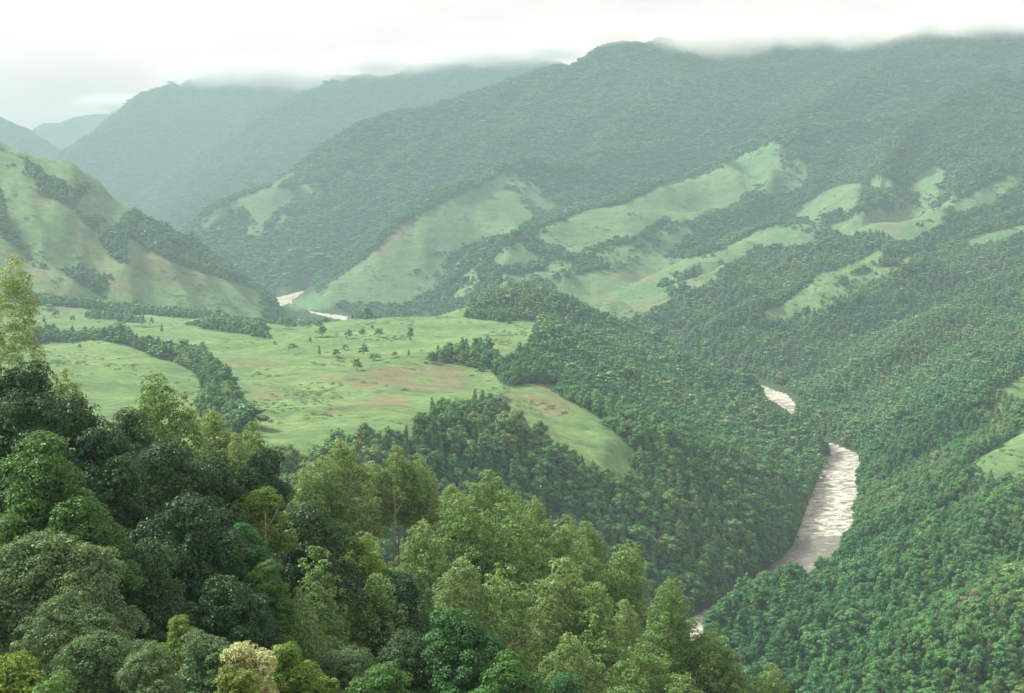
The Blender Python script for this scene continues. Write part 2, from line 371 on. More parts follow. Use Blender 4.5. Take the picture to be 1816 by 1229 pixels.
def cover(x, y, z, reg, jitter=4.5, scrub_is_grass=True):
    """grass and brown-scrub membership of ground points"""
    px, py = project(x, y, z)
    s = np.clip(y / 9.0, 40, 400)
    jx = fbm(x / s * 4, y / s * 4, 131, 3) * jitter * 1.6
    jy = fbm(x / s * 4, y / s * 4, 137, 3) * jitter
    px, py = px + jx, py + jy
    up = FPX / np.maximum(y, 50)                       # pixels per metre there
    g = in_any(GRASS, px, py, y) | in_any(GRASS, px, py - np.where(y < 1100, 9.5, 7.0) * up, y)
    hl = (reg == REGIONS.index('hill_left')) | ((reg == 0) & (px < 480) & (y > 1450) & (y < 2300))
    g |= hl & ~(in_any(HILL_WOODS, px, py - 1.0 * up, y) & in_any(HILL_WOODS, px, py - 7.0 * up, y))
    g &= ~(in_any(WOODS, px, py - 1.0 * up, y) & in_any(WOODS, px, py - 7.0 * up, y))
    sc = in_any(SCRUB, px, py - 3.0 * up, y) & (fbm(x / 38, y / 38, 141, 3) > -.12)
    if scrub_is_grass: g |= sc
    rd, _, rw = river_info(x, y)
    g &= ~((rd < rw + 25) & (y < 2000))
    b = in_any(BROWN, px, py, y) & ~in_any(GREEN_IN_BROWN, px, py, y)
    return g, b
# ==== TERRAIN END ====

# ------------------------------------------------------------------ small helpers
COL = scene.collection
rng = np.random.default_rng(11)

def new_mesh(name, verts, faces, mat=None, smooth=False):
    me = bpy.data.meshes.new(name)
    verts = np.asarray(verts, np.float32)
    if isinstance(faces, np.ndarray):
        n, k = faces.shape
        me.vertices.add(len(verts)); me.vertices.foreach_set('co', verts.ravel())
        me.loops.add(n * k); me.loops.foreach_set('vertex_index', faces.astype(np.int32).ravel())
        me.polygons.add(n)
        me.polygons.foreach_set('loop_start', np.arange(0, n * k, k, dtype=np.int32))
        me.polygons.foreach_set('loop_total', np.full(n, k, np.int32))
        me.update(calc_edges=True)
    else:
        me.from_pydata(verts.tolist(), [], faces)
    if smooth:
        me.polygons.foreach_set('use_smooth', np.ones(len(me.polygons), bool))
    if mat: me.materials.append(mat)
    return me

def attr(me, name, values, kind='FLOAT', domain='POINT'):
    a = me.attributes.new(name, kind, domain)
    a.data.foreach_set('vector' if kind == 'FLOAT_VECTOR' else 'value', np.asarray(values).ravel())

def link(name, data, parent=None, loc=None):
    o = bpy.data.objects.new(name, data)
    COL.objects.link(o)
    if parent is not None: o.parent = parent
    if loc is not None: o.location = loc
    return o

def tag(o, label=None, category=None, group=None, kind=None):
    if label: o['label'] = label
    if category: o['category'] = category
    if group: o['group'] = group
    if kind: o['kind'] = kind
    return o

class NT:
    """terse node-tree writer"""
    def __init__(self, name):
        self.m = bpy.data.materials.new(name); self.m.use_nodes = True
        self.t = self.m.node_tree; self.t.nodes.clear()
        self.out = self.t.nodes.new('ShaderNodeOutputMaterial')
    def n(self, kind, **kw):
        nd = self.t.nodes.new('ShaderNode' + kind)
        for k, v in kw.items(): setattr(nd, k, v)
        return nd
    def l(self, a, b): self.t.links.new(a, b)
    def val(self, sock, v):
        if isinstance(v, bpy.types.NodeSocket): self.l(v, sock)
        else: sock.default_value = v
    def mix(self, f, a, b, blend='MIX'):
        nd = self.n('Mix', data_type='RGBA', blend_type=blend)
        for i, v in ((0, f), (6, a), (7, b)):
            if isinstance(v, tuple) and len(v) == 3: v = v + (1,)
            self.val(nd.inputs[i], v)
        return nd.outputs[2]
    def math(self, op, a, b=None, c=None, clamp=False):
        nd = self.n('Math', operation=op, use_clamp=clamp)
        for i, v in enumerate((a, b, c)):
            if v is not None: self.val(nd.inputs[i], v)
        return nd.outputs[0]
    def noise(self, vec, scale, detail=4, rough=.55, dist=0.0):
        nd = self.n('TexNoise')
        if vec is not None: self.l(vec, nd.inputs['Vector'])
        nd.inputs['Scale'].default_value = scale; nd.inputs['Detail'].default_value = detail
        nd.inputs['Roughness'].default_value = rough; nd.inputs['Distortion'].default_value = dist
        return nd.outputs['Fac']
    def ramp(self, f, *stops):
        nd = self.n('ValToRGB')
        self.l(f, nd.inputs['Fac'])
        el = nd.color_ramp.elements
        while len(el) < len(stops): el.new(0.5)
        for e, (p, c) in zip(el, stops):
            e.position = p
            e.color = (c, c, c, 1) if isinstance(c, (int, float)) else tuple(c) + (1,)
        return nd.outputs['Color']
    def hsv(self, col, h=.5, s=1., v=1.):
        nd = self.n('HueSaturation')
        self.l(col, nd.inputs['Color'])
        self.val(nd.inputs['Hue'], h); self.val(nd.inputs['Saturation'], s); self.val(nd.inputs['Value'], v)
        return nd.outputs['Color']
    def attr(self, name, kind='GEOMETRY'):
        nd = self.n('Attribute', attribute_type=kind); nd.attribute_name = name
        return nd

def leaf_material(name, stops, trans=0.2, gloss=0.15, tint=False, spread=0.4):
    t = NT(name)
    oi = t.n('ObjectInfo')
    geo = t.n('NewGeometry')
    f = oi.outputs['Random']
    if tint:
        f = t.math('ADD', t.math('MULTIPLY', f, 0.45), t.math('MULTIPLY', t.attr('tint', 'INSTANCER').outputs['Fac'], 0.55))
    col = t.ramp(f, *stops)
    isl = geo.outputs['Random Per Island']
    v = t.math('MULTIPLY_ADD', isl, spread * 2, 1 - spread)
    col = t.hsv(col, t.math('MULTIPLY_ADD', isl, 0.03, 0.485), 1.0, v)
    p = t.n('BsdfPrincipled')
    t.l(col, p.inputs['Base Color'])
    p.inputs['Roughness'].default_value = 0.45
    p.inputs['Specular IOR Level'].default_value = gloss
    tr = t.n('BsdfTranslucent')
    t.l(t.hsv(col, 0.48, 1.1, 1.5), tr.inputs['Color'])
    mx = t.n('MixShader'); mx.inputs[0].default_value = trans
    t.l(p.outputs[0], mx.inputs[1]); t.l(tr.outputs[0], mx.inputs[2])
    t.l(mx.outputs[0], t.out.inputs['Surface'])
    return t.m

def bark_material(name, c1, c2):
    t = NT(name)
    tc = t.n('TexCoord')
    f = t.noise(tc.outputs['Object'], 3.0, 5, .65)
    p = t.n('BsdfPrincipled'); p.inputs['Roughness'].default_value = .9
    t.l(t.mix(f, c1, c2), p.inputs['Base Color'])
    b = t.n('Bump'); b.inputs['Strength'].default_value = .6; b.inputs['Distance'].default_value = .05
    t.l(f, b.inputs['Height']); t.l(b.outputs[0], p.inputs['Normal'])
    t.l(p.outputs[0], t.out.inputs['Surface'])
    return t.m

M_OAK = leaf_material('leaf_dark_evergreen', [(0, (.024, .072, .025)), (.5, (.036, .092, .032)), (1, (.055, .11, .038))])
M_GREY = leaf_material('leaf_grey_green', [(0, (.085, .165, .066)), (1, (.115, .195, .08))])
M_ALDER = leaf_material('leaf_olive', [(0, (.145, .265, .085)), (.5, (.175, .295, .10)), (1, (.21, .31, .12))], trans=.28)
M_BRIGHT = leaf_material('leaf_bright_green', [(0, (.045, .15, .045)), (.5, (.075, .175, .035)), (1, (.055, .165, .06))], trans=.28)
M_LIME = leaf_material('leaf_yellow_green', [(0, (.12, .22, .04)), (1, (.15, .24, .05))], trans=.28)
M_CREAM = leaf_material('leaf_cream_blossom', [(0, (.36, .42, .19)), (1, (.42, .46, .23))], trans=.2, spread=.5)
M_FOREST = leaf_material('leaf_forest', [(0, (.030, .12, .038)), (.3, (.050, .17, .05)), (.58, (.078, .21, .058)), (.8, (.118, .24, .068)), (.93, (.15, .235, .075)), (1, (.185, .215, .09))], tint=True, trans=.15, gloss=.2, spread=.36)
M_FOREST_FAR = leaf_material('leaf_forest_far', [(0, (.034, .135, .048)), (.35, (.048, .162, .057)), (.62, (.062, .185, .063)), (.84, (.084, .20, .068)), (1, (.115, .205, .073))], tint=True, trans=.12, gloss=.1, spread=.12)
M_BARK = bark_material('bark', (.10, .085, .065), (.24, .21, .17))
M_BUSH = leaf_material('leaf_field_bush', [(0, (.14, .25, .09)), (1, (.17, .27, .10))], trans=.2, gloss=.15, spread=.25)
M_BARK_PALE = bark_material('bark_pale', (.16, .14, .10), (.32, .28, .21))

# ------------------------------------------------------------------ the ground
def make_ground_material():
    t = NT('ground')
    tc = t.n('TexCoord'); v = tc.outputs['Object']
    g = t.attr('grass').outputs['Fac']; b = t.attr('brown').outputs['Fac']
    n1 = t.noise(v, .012, 5, .6); n2 = t.noise(v, .09, 5, .65); n3 = t.noise(v, .6, 4, .7)
    grass = t.ramp(t.math('ADD', t.math('MULTIPLY', n1, .5), t.math('MULTIPLY', n2, .5)),
                   (.30, (.085, .168, .06)), (.45, (.107, .193, .068)), (.56, (.135, .218, .076)), (.7, (.168, .238, .084)))
    scrub = t.ramp(n2, (.3, (.135, .138, .068)), (.55, (.16, .14, .076)), (.75, (.185, .142, .085)))
    edge_b = t.math('MULTIPLY', b, t.math('MULTIPLY_ADD', t.math('ADD', t.math('MULTIPLY', n2, .6), t.math('MULTIPLY', n3, .4)), 1.9, -.12, clamp=True), clamp=True)
    lush = t.ramp(t.math('ADD', t.math('MULTIPLY', n1, .6), t.math('MULTIPLY', n2, .4)), (.32, (.07, .15, .062)), (.5, (.10, .187, .076)), (.68, (.138, .217, .088)))
    grass = t.mix(t.attr('lush').outputs['Fac'], grass, lush)
    field = t.mix(edge_b, grass, scrub)
    mp = t.n('Mapping'); t.l(v, mp.inputs['Vector']); mp.inputs['Scale'].default_value = (.02, .045, .06)
    n4 = t.noise(mp.outputs[0], 1.0, 7, .72, .4)
    field = t.mix(t.math('MULTIPLY', t.ramp(n4, (.46, 0.), (.60, 1.)), .7), field, (.062, .128, .05))
    field = t.mix(t.math('MULTIPLY', t.ramp(n4, (.30, 1.), (.44, 0.)), .35), field, (.20, .24, .10))
    n5 = t.noise(v, .16, 4, .7)
    field = t.hsv(field, .5, 1., t.math('MULTIPLY_ADD', n5, 1.5, .28))
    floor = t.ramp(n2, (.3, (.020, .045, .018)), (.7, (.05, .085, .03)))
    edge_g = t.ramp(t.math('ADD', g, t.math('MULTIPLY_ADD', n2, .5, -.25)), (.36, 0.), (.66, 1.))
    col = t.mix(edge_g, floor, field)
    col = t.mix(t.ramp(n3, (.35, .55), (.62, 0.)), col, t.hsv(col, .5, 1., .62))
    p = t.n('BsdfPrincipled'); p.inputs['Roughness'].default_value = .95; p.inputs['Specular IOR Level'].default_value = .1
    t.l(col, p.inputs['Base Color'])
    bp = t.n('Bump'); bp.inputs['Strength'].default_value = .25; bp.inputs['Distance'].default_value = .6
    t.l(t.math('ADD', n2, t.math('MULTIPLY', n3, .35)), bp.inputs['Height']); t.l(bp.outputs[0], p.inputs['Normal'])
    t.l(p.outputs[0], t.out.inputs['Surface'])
    return t.m
M_GROUND = make_ground_material()

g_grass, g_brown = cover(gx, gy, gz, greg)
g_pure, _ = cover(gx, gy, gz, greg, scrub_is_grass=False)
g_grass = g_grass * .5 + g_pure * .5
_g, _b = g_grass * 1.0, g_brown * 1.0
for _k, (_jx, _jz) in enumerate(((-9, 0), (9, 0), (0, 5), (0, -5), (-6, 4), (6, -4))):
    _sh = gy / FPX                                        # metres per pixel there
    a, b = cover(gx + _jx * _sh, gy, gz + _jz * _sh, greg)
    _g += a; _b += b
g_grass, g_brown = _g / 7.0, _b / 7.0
V = np.stack([gx, gy, gz], -1).reshape(-1, 3)
idx = np.arange(NA * NR).reshape(NA, NR)
quads = np.stack([idx[:-1, :-1], idx[1:, :-1], idx[1:, 1:], idx[:-1, 1:]], -1).reshape(-1, 4)
qreg = greg[:-1, :-1].reshape(-1)
STRUCT_NAMES = {'valley_floor': ('valley_floor', 'narrow forested valley floor along the silty river'),
                'hillside': ('hillside', 'steep overgrown hillside under the foreground trees'),
                'plateau': ('plateau', 'rolling green plateau with fields and wooded edges above the gorge'),
                'hill_left': ('grassy_hill', 'grassy hill with wooded gullies rising behind the plateau'),
                'hill_right': ('wooded_hill', 'forested slope rising from the river on its far bank'),
                'hill_near': ('wooded_spur', 'nearest forested spur sloping down to the river'),
                'mountain': ('mountain', 'long forested mountain flank with bright grass spurs under cloud'),
                'mountain_far': ('mountain', 'blue hazy mountain with its summit in cloud'),
                'mountain_distant': ('mountain', 'palest and most distant blue mountain')}
for ri, rname in enumerate(REGIONS):
    q = quads[qreg == ri]
    if not len(q): continue
    used, inv = np.unique(q, return_inverse=True)
    me = new_mesh(STRUCT_NAMES[rname][0], V[used], inv.reshape(q.shape), M_GROUND, smooth=True)
    attr(me, 'grass', g_grass.reshape(-1)[used].astype(np.float32))
    attr(me, 'lush', np.where((V[used, 1] > 1750) & (greg.reshape(-1)[used] >= 4), 1.0, np.where(greg.reshape(-1)[used] == 3, .5, 0.)).astype(np.float32))
    attr(me, 'brown', g_brown.reshape(-1)[used].astype(np.float32))
    o = link(STRUCT_NAMES[rname][0], me)
    tag(o, STRUCT_NAMES[rname][1], None, None, 'structure')

# ------------------------------------------------------------------ the river
def catmull(pts, per):
    P = np.array(pts, float); out = []
    for i in range(len(P) - 1):
        p0, p1, p2, p3 = P[max(i - 1, 0)], P[i], P[i + 1], P[min(i + 2, len(P) - 1)]
        for t in np.linspace(0, 1, per, endpoint=False):
            out.append(.5 * (2 * p1 + (p2 - p0) * t + (2 * p0 - 5 * p1 + 4 * p2 - p3) * t * t + (3 * p1 - p0 - 3 * p2 + p3) * t ** 3))
    out.append(P[-1])
    return np.array(out)

def make_river():
    t = NT('river_water')
    tc = t.n('TexCoord')
    uv = t.n('UVMap')
    mp = t.n('Mapping'); t.l(tc.outputs['Object'], mp.inputs['Vector']); mp.inputs['Scale'].default_value = (.14, .20, .1)
    n1 = t.noise(mp.outputs[0], 1.0, 6, .65, .6)
    n2 = t.noise(tc.outputs['Object'], 1.1, 3, .6)
    foam_a = t.attr('foam').outputs['Fac']
    f = t.math('ADD', t.math('MULTIPLY', n1, .8), t.math('MULTIPLY_ADD', n2, .2, t.math('MULTIPLY_ADD', foam_a, .22, -.14)))
    foam = t.ramp(f, (.50, 0.), (.66, 1.))
    col = t.mix(foam, (.135, .142, .108), (.55, .56, .47))
    p = t.n('BsdfPrincipled'); t.l(col, p.inputs['Base Color'])
    t.l(t.math('MULTIPLY_ADD', foam, .45, .45), p.inputs['Roughness'])
    p.inputs['Specular IOR Level'].default_value = .25
    bp = t.n('Bump'); bp.inputs['Strength'].default_value = .7; bp.inputs['Distance'].default_value = .7
    t.l(t.math('ADD', n1, t.math('MULTIPLY', n2, .3)), bp.inputs['Height']); t.l(bp.outputs[0], p.inputs['Normal'])
    t.l(p.outputs[0], t.out.inputs['Surface'])
    R = catmull([tuple(p) + (w,) for p, w in zip(RIVER, RIVER_W)], 40)
    d = np.gradient(R[:, :2], axis=0); d /= np.linalg.norm(d, axis=1, keepdims=True)
    nrm = np.stack([-d[:, 1], d[:, 0]], -1)
    K = 17
    s = np.linspace(-1, 1, K)
    half = R[:, 3:4] + 4.0
    X = R[:, 0:1] + nrm[:, 0:1] * half * s[None]
    Y = R[:, 1:2] + nrm[:, 1:2] * half * s[None]
    rap = np.interp(Y, [600, 640, 700, 790, 815, 835, 1110, 1300, 1400, 2300, 2450, 3300], [.9, .9, .5, .42, .5, 1, 1, .9, 1., .9, 1.1, 1.1])
    rap = np.clip(rap + .25 * fbm(X / 60, Y / 60, 5, 2), 0, 1)
    Z = np.repeat(R[:, 2:3], K, 1) + rap * .9 * fbm(X / 7, Y / 5, 61, 3) + .12 * fbm(X / 3, Y / 3, 66, 2)
    n = len(R)
    ii = np.arange(n * K).reshape(n, K)
    F = np.stack([ii[:-1, :-1], ii[:-1, 1:], ii[1:, 1:], ii[1:, :-1]], -1).reshape(-1, 4)[:, ::-1]
    me = new_mesh('river', np.stack([X, Y, Z], -1).reshape(-1, 3), F, t.m, smooth=True)
    attr(me, 'foam', rap.reshape(-1).astype(np.float32))
    tag(link('river', me), 'silty grey river with white rapids winding through the gorge', None, None, 'structure')
make_river()

# ------------------------------------------------------------------ leaves, crowns, trunks
def unit(v): return v / np.maximum(np.linalg.norm(v, axis=-1, keepdims=True), 1e-9)

def leaves_mesh(c, nrm, size, r, aspect=.62, fold=.18):
    """one small pointed, slightly folded leaf spray per centre; returns verts, quads"""
    n = len(c)
    a = unit(np.cross(nrm, unit(r.normal(size=(n, 3)))))
    b = np.cross(nrm, a)
    s = size[:, None]
    v = np.empty((n, 4, 3))
    v[:, 0] = c - a * s * .5
    v[:, 1] = c - b * s * .5 * aspect + nrm * s * fold * r.uniform(-.3, 1, (n, 1))
    v[:, 2] = c + a * s * .55 - nrm * s * .12
    v[:, 3] = c + b * s * .5 * aspect + nrm * s * fold * r.uniform(-.3, 1, (n, 1))
    f = np.arange(n * 4).reshape(n, 4)
    return v.reshape(-1, 3), f

def on_lobes(lobes, n, r, up_bias=.25, depth=.22, cover_by_area=True):
    """points and outward normals on a union of ellipsoids (x, y, z, rx, ry, rz)"""
    L = np.array(lobes, float)
    w = (L[:, 3] * L[:, 4] * L[:, 5]) ** (2 / 3)
    k = r.choice(len(L), size=int(n * 2.2), p=w / w.sum())
    d = unit(r.normal(size=(len(k), 3)) + np.array([0, 0, up_bias]))
    rad = 1 - depth * r.random((len(k), 1)) ** 1.5
    P = L[k, :3] + d * L[k, 3:] * rad
    keep = np.ones(len(k), bool)
    for i in range(len(L)):
        q = ((P - L[i, :3]) / L[i, 3:])
        keep &= ~(((q * q).sum(1) < .62) & (k != i))
    P, d, k = P[keep][:n], d[keep][:n], k[keep][:n]
    return P, unit(d / L[k, 3:]), k

def core_mesh(lobes, shrink=.78, sub=1):
    bm = bmesh.new()
    for (x, y, z, rx, ry, rz) in lobes:
        res = bmesh.ops.create_icosphere(bm, subdivisions=sub, radius=1.0)
        for v in res['verts']:
            v.co = (x + v.co.x * rx * shrink, y + v.co.y * ry * shrink, z + v.co.z * rz * shrink)
    bm.verts.ensure_lookup_table()
    vs = np.array([v.co[:] for v in bm.verts]); fs = np.array([[v.index for v in f.verts] for f in bm.faces])
    bm.free()
    return vs, fs

def tube(path, radii, sides=6):
    path = np.array(path, float); n = len(path)
    d = unit(np.gradient(path, axis=0))
    a = unit(np.cross(d, np.array([.31, .87, .12]))); b = np.cross(d, a)
    ang = np.linspace(0, 2 * np.pi, sides, endpoint=False)
    v = path[:, None] + np.array(radii)[:, None, None] * (np.cos(ang)[None, :, None] * a[:, None] + np.sin(ang)[None, :, None] * b[:, None])
    ii = np.arange(n * sides).reshape(n, sides)
    f = np.stack([ii[:-1], np.roll(ii[:-1], -1, 1), np.roll(ii[1:], -1, 1), ii[1:]], -1).reshape(-1, 4)
    return v.reshape(-1, 3), f

def join(parts):
    vs, fs, o = [], [], 0
    for v, f in parts:
        vs.append(v); fs.append(f + o); o += len(v)
    return np.concatenate(vs), np.concatenate(fs)

def tri_to_quad(f):                                   # pad triangles so that one array holds all faces
    return f

def build_mesh(name, quads_part, tris_part, mat, mat2=None):
    """a mesh from leaf quads plus triangulated cores"""
    v, f = quads_part
    me = bpy.data.meshes.new(name)
    nv = len(v)
    if tris_part is not None:
        tv, tf = tris_part
        v = np.concatenate([v, tv]); tf = tf + nv
        loops = np.concatenate([f.ravel(), tf.ravel()])
        tot = np.concatenate([np.full(len(f), 4), np.full(len(tf), 3)])
    else:
        loops, tot = f.ravel(), np.full(len(f), 4)
    me.vertices.add(len(v)); me.vertices.foreach_set('co', v.astype(np.float32).ravel())
    me.loops.add(len(loops)); me.loops.foreach_set('vertex_index', loops.astype(np.int32))
    me.polygons.add(len(tot))
    me.polygons.foreach_set('loop_start', np.concatenate([[0], np.cumsum(tot)[:-1]]).astype(np.int32))
    me.polygons.foreach_set('loop_total', tot.astype(np.int32))
    me.materials.append(mat)
    if mat2: me.materials.append(mat2)
    me.update(calc_edges=True)
    return me

def trunk_mesh(name, h, r0, lobes, r, mat, limbs=7, lean=.04):
    path = [(0, 0, -1.2)]
    x = y = 0
    for t in np.linspace(0, 1, 8)[0:]:
        x += r.normal() * lean * h * .35; y += r.normal() * lean * h * .35
        path.append((x * t, y * t, h * t))
    rad = [r0 * 1.35] + [r0 * (1.12 - .95 * t) for t in np.linspace(0, 1, 8)]
    parts = [tube(path, rad, 7)]
    path = np.array(path)
    L = np.array(lobes)
    for i in r.choice(len(L), size=min(limbs, len(L)), replace=False):
        tgt = L[i, :3]
        zz = max(h * .18, tgt[2] - np.hypot(tgt[0], tgt[1]) * r.uniform(.5, .9))
        st = np.array([np.interp(zz, path[:, 2], path[:, 0]), np.interp(zz, path[:, 2], path[:, 1]), zz])
        mid = (st + tgt) / 2 + np.array([0, 0, -.06 * h * r.random()])
        rr = r0 * (1.0 - .8 * zz / h) * .55
        parts.append(tube([st, mid, tgt], [rr, rr * .7, rr * .3], 5))
    v, f = join(parts)
    me = new_mesh(name, v, f, mat, smooth=True)
    return me

def clumpy_crown(name, lobes, n_clumps, per, clump_r, leaf, mat, seed, up=.35, jitter=.55, core=.7, aspect=.62):
    """leaf domes (tufts) that sit on the lobes of a crown, with the twigs showing dark between them"""
    r = np.random.default_rng(seed)
    P, N, k = on_lobes(lobes, n_clumps, r, up_bias=.45, depth=.2)
    n = len(P)
    cr = clump_r * r.uniform(.55, 1.35, n)
    ax = unit(N + np.array([0, 0, .7]))
    d = unit(r.normal(size=(n, per, 3)) + ax[:, None] * 1.15)
    C = P[:, None] + d * cr[:, None, None] * (.72 + .33 * r.random((n, per, 1)) ** .7) * np.array([1, 1, .82])
    NN = unit(d + np.array([0, 0, up * .5]) + r.normal(size=d.shape) * jitter * .55)
    C, NN = C.reshape(-1, 3), NN.reshape(-1, 3)
    if core:                                              # leaves inside the crown, behind the tufts
        Pi, Ni, ki = on_lobes(lobes, n_clumps * 7, r, up_bias=.3, depth=.6)
        Pi = Pi + (np.array(lobes)[ki, :3] - Pi) * .28
        C = np.concatenate([C, Pi]); NN = np.concatenate([NN, unit(Ni + r.normal(size=Ni.shape) * .5)])
        sz = np.concatenate([leaf * r.uniform(.6, 1.4, len(C) - len(Pi)), leaf * core * r.uniform(.7, 1.4, len(Pi))])
    else: sz = leaf * r.uniform(.6, 1.4, len(C))
    q = leaves_mesh(C, NN, sz, r, aspect)
    return build_mesh(name, q, None, mat)

def dome_lobes(r, h, w, n, low=.35):
    L = [(0, 0, h * .60, w * .24, w * .24, h * .20)]
    for i in range(n):
        a = i * 2.4 + r.uniform(-.45, .45); t = (i + .5) / n
        rr = w * .5 * math.sqrt(t) * r.uniform(.42, 1.0)
        z = h * (.90 - (.90 - low) * t ** 1.25) - h * .24 * r.random() + h * .05
        s = w * r.uniform(.085, .20)
        L.append((rr * math.cos(a), rr * math.sin(a), z, s, s, s * r.uniform(.7, 1.0)))
    return L

def spire_lobes(r, h, w, n, low=.22, sharp=1.0):
    L = []
    for i in range(n):
        t = (i + .5) / n                                    # 0 at the top
        a = i * 2.4 + r.uniform(-.4, .4)
        z = h * (.97 - (.97 - low) * t)
        R = w * .5 * (t ** (.62 * sharp)) * r.uniform(.75, 1.0)
        s = max(.35, w * (.09 + .10 * t)) * r.uniform(.8, 1.15)
        rr = max(0, R - s)
        L.append((rr * math.cos(a), rr * math.sin(a), z, s * 1.1, s * 1.1, s * .9))
    L.append((0, 0, h * .55, w * .17, w * .17, h * .25))
    return L

PROTO = {}
def proto(kind, i, h, w, lobes, crown, bark, r0):
    r = np.random.default_rng(900 + len(PROTO))
    tm = trunk_mesh(kind + '_trunk', h * .86, r0, lobes, r, bark)
    PROTO[(kind, i)] = (h, w, crown, tm)

for i in range(5):
    r = np.random.default_rng(40 + i); L = dome_lobes(r, 13, 9.5, 26 + 3 * i)
    proto('oak', i, 13, 9.5, L, clumpy_crown('oak_crown', L, 330, 66, .86, .22, M_OAK, 140 + i, core=2.4), M_BARK, .28)
for i in range(4):
    r = np.random.default_rng(50 + i); L = dome_lobes(r, 11, 8.5, 27)
    proto('grey', i, 11, 8.5, L, clumpy_crown('grey_crown', L, 420, 74, .68, .17, M_GREY, 150 + i, core=2.4), M_BARK, .22)
for i in range(4):
    r = np.random.default_rng(60 + i)
    L = spire_lobes(r, 15, 7.4, 30, low=.10 + .2 * (i % 2), sharp=.62)
    for (ox, oy, hh, ww) in ((2.0, .7, 12.4, 5.6), (-1.9, -.9, 13.2, 5.4), (.4, 2.1, 11.0, 5.4), (-.6, -2.2, 11.6, 5.2))[:2 + i % 3]:
        ca, sa = math.cos(i * 1.9), math.sin(i * 1.9)
        L += [(a + ox * ca - oy * sa, b + ox * sa + oy * ca, c, d, e, f) for a, b, c, d, e, f in spire_lobes(r, hh, ww, 18, low=.12, sharp=.62)]
    proto('alder', i, 15, 9.0, L, clumpy_crown('alder_crown', L, 620, 32, .55, .19, M_ALDER, 160 + i, up=.25, jitter=.9, core=1.5, aspect=.7), M_BARK_PALE, .17)
for i in range(3):
    r = np.random.default_rng(70 + i); L = dome_lobes(r, 10, 7.5, 28, low=.2)
    proto('bright', i, 10, 7.5, L, clumpy_crown('bright_crown', L, 330, 58, .74, .22, M_BRIGHT, 170 + i, up=.5, core=2.2), M_BARK, .16)
for i in range(2):
    r = np.random.default_rng(80 + i); L = dome_lobes(r, 7, 5.5, 16, low=.15)
    proto('lime', i, 7, 5.5, L, clumpy_crown('lime_crown', L, 340, 44, .48, .18, M_LIME, 180 + i, up=.5, core=2.2), M_BARK, .12)
r = np.random.default_rng(90); L = dome_lobes(r, 8, 5.6, 20, low=.15)
proto('cream', 0, 8, 5.6, L, clumpy_crown('cream_crown', L, 420, 40, .40, .15, M_CREAM, 190, up=.4, core=2.2), M_BARK, .14)
r = np.random.default_rng(91); L = spire_lobes(r, 16, 8.0, 26, low=.3, sharp=.7)
proto('wispy', 0, 16, 8.0, L, clumpy_crown('wispy_crown', L, 620, 22, .6, .20, M_ALDER, 191, up=.1, jitter=.9, core=0), M_BARK_PALE, .24)

# forest trees at three levels of detail, seen from 0.4 km to 7 km
def forest_crown(name, seed, n_leaf, leaf, nl, cone=False, sub=1):
    r = np.random.default_rng(seed)
    if cone: L = spire_lobes(r, 11, 6.0, nl + 4, low=.2, sharp=.75)
    else: L = dome_lobes(r, 10, 8.0, nl, low=.3)
    P, N, k = on_lobes(L, n_leaf, r, up_bias=.5, depth=.2)
    NN = unit(N + np.array([0, 0, .25]) + r.normal(size=N.shape) * .38)
    P = P + N * r.uniform(-.1, .25, (len(P), 1))
    q = leaves_mesh(P, NN, leaf * r.uniform(.65, 1.3, len(P)), r, .75, .2)
    return build_mesh(name, q, core_mesh(L, .78, sub), M_FOREST_FAR if n_leaf < 100 else M_FOREST), L

FOREST = []                                            # (crown mesh, trunk mesh)
for i, (nleaf, leaf, nl, cone) in enumerate([(1100, .55, 12, 0), (1100, .55, 16, 0), (1000, .55, 13, 0), (900, .52, 13, 1),
                                             (260, 1.1, 10, 0), (260, 1.1, 12, 0), (220, 1.1, 9, 1),
                                             (46, 2.5, 5, 0), (46, 2.5, 6, 0)]):
    me, L = forest_crown('forest_crown', 300 + i, nleaf, leaf, nl, cone)
    tm = trunk_mesh('forest_trunk', 7.5, .2, L, np.random.default_rng(330 + i), M_BARK, limbs=4)
    FOREST.append((me, tm))
KINDS_COL = bpy.data.collections.new('forest_kinds')     # a library of crowns for the instances; not in the scene itself
for i, (me, tm) in enumerate(FOREST):
    KINDS_COL.objects.link(bpy.data.objects.new('kind_%02d' % i, me))

def scatter_nodes(name, coll):
    ng = bpy.data.node_groups.new(name, 'GeometryNodeTree')
    ng.interface.new_socket('Geometry', in_out='INPUT', socket_type='NodeSocketGeometry')
    ng.interface.new_socket('Geometry', in_out='OUTPUT', socket_type='NodeSocketGeometry')
    N, Lk = ng.nodes, ng.links
    gi, go = N.new('NodeGroupInput'), N.new('NodeGroupOutput')
    ci = N.new('GeometryNodeCollectionInfo'); ci.inputs['Collection'].default_value = coll
    ci.inputs['Separate Children'].default_value = True; ci.inputs['Reset Children'].default_value = True
    iop = N.new('GeometryNodeInstanceOnPoints'); iop.inputs['Pick Instance'].default_value = True
    def na(nm, dt):
        a = N.new('GeometryNodeInputNamedAttribute'); a.data_type = dt; a.inputs['Name'].default_value = nm
        return a.outputs[0]
    Lk.new(gi.outputs[0], iop.inputs['Points'])
    Lk.new(ci.outputs[0], iop.inputs['Instance'])
    Lk.new(na('kind', 'INT'), iop.inputs['Instance Index'])
    Lk.new(na('rot', 'FLOAT_VECTOR'), iop.inputs['Rotation'])
    Lk.new(na('size', 'FLOAT_VECTOR'), iop.inputs['Scale'])
    Lk.new(iop.outputs[0], go.inputs[0])
    return ng

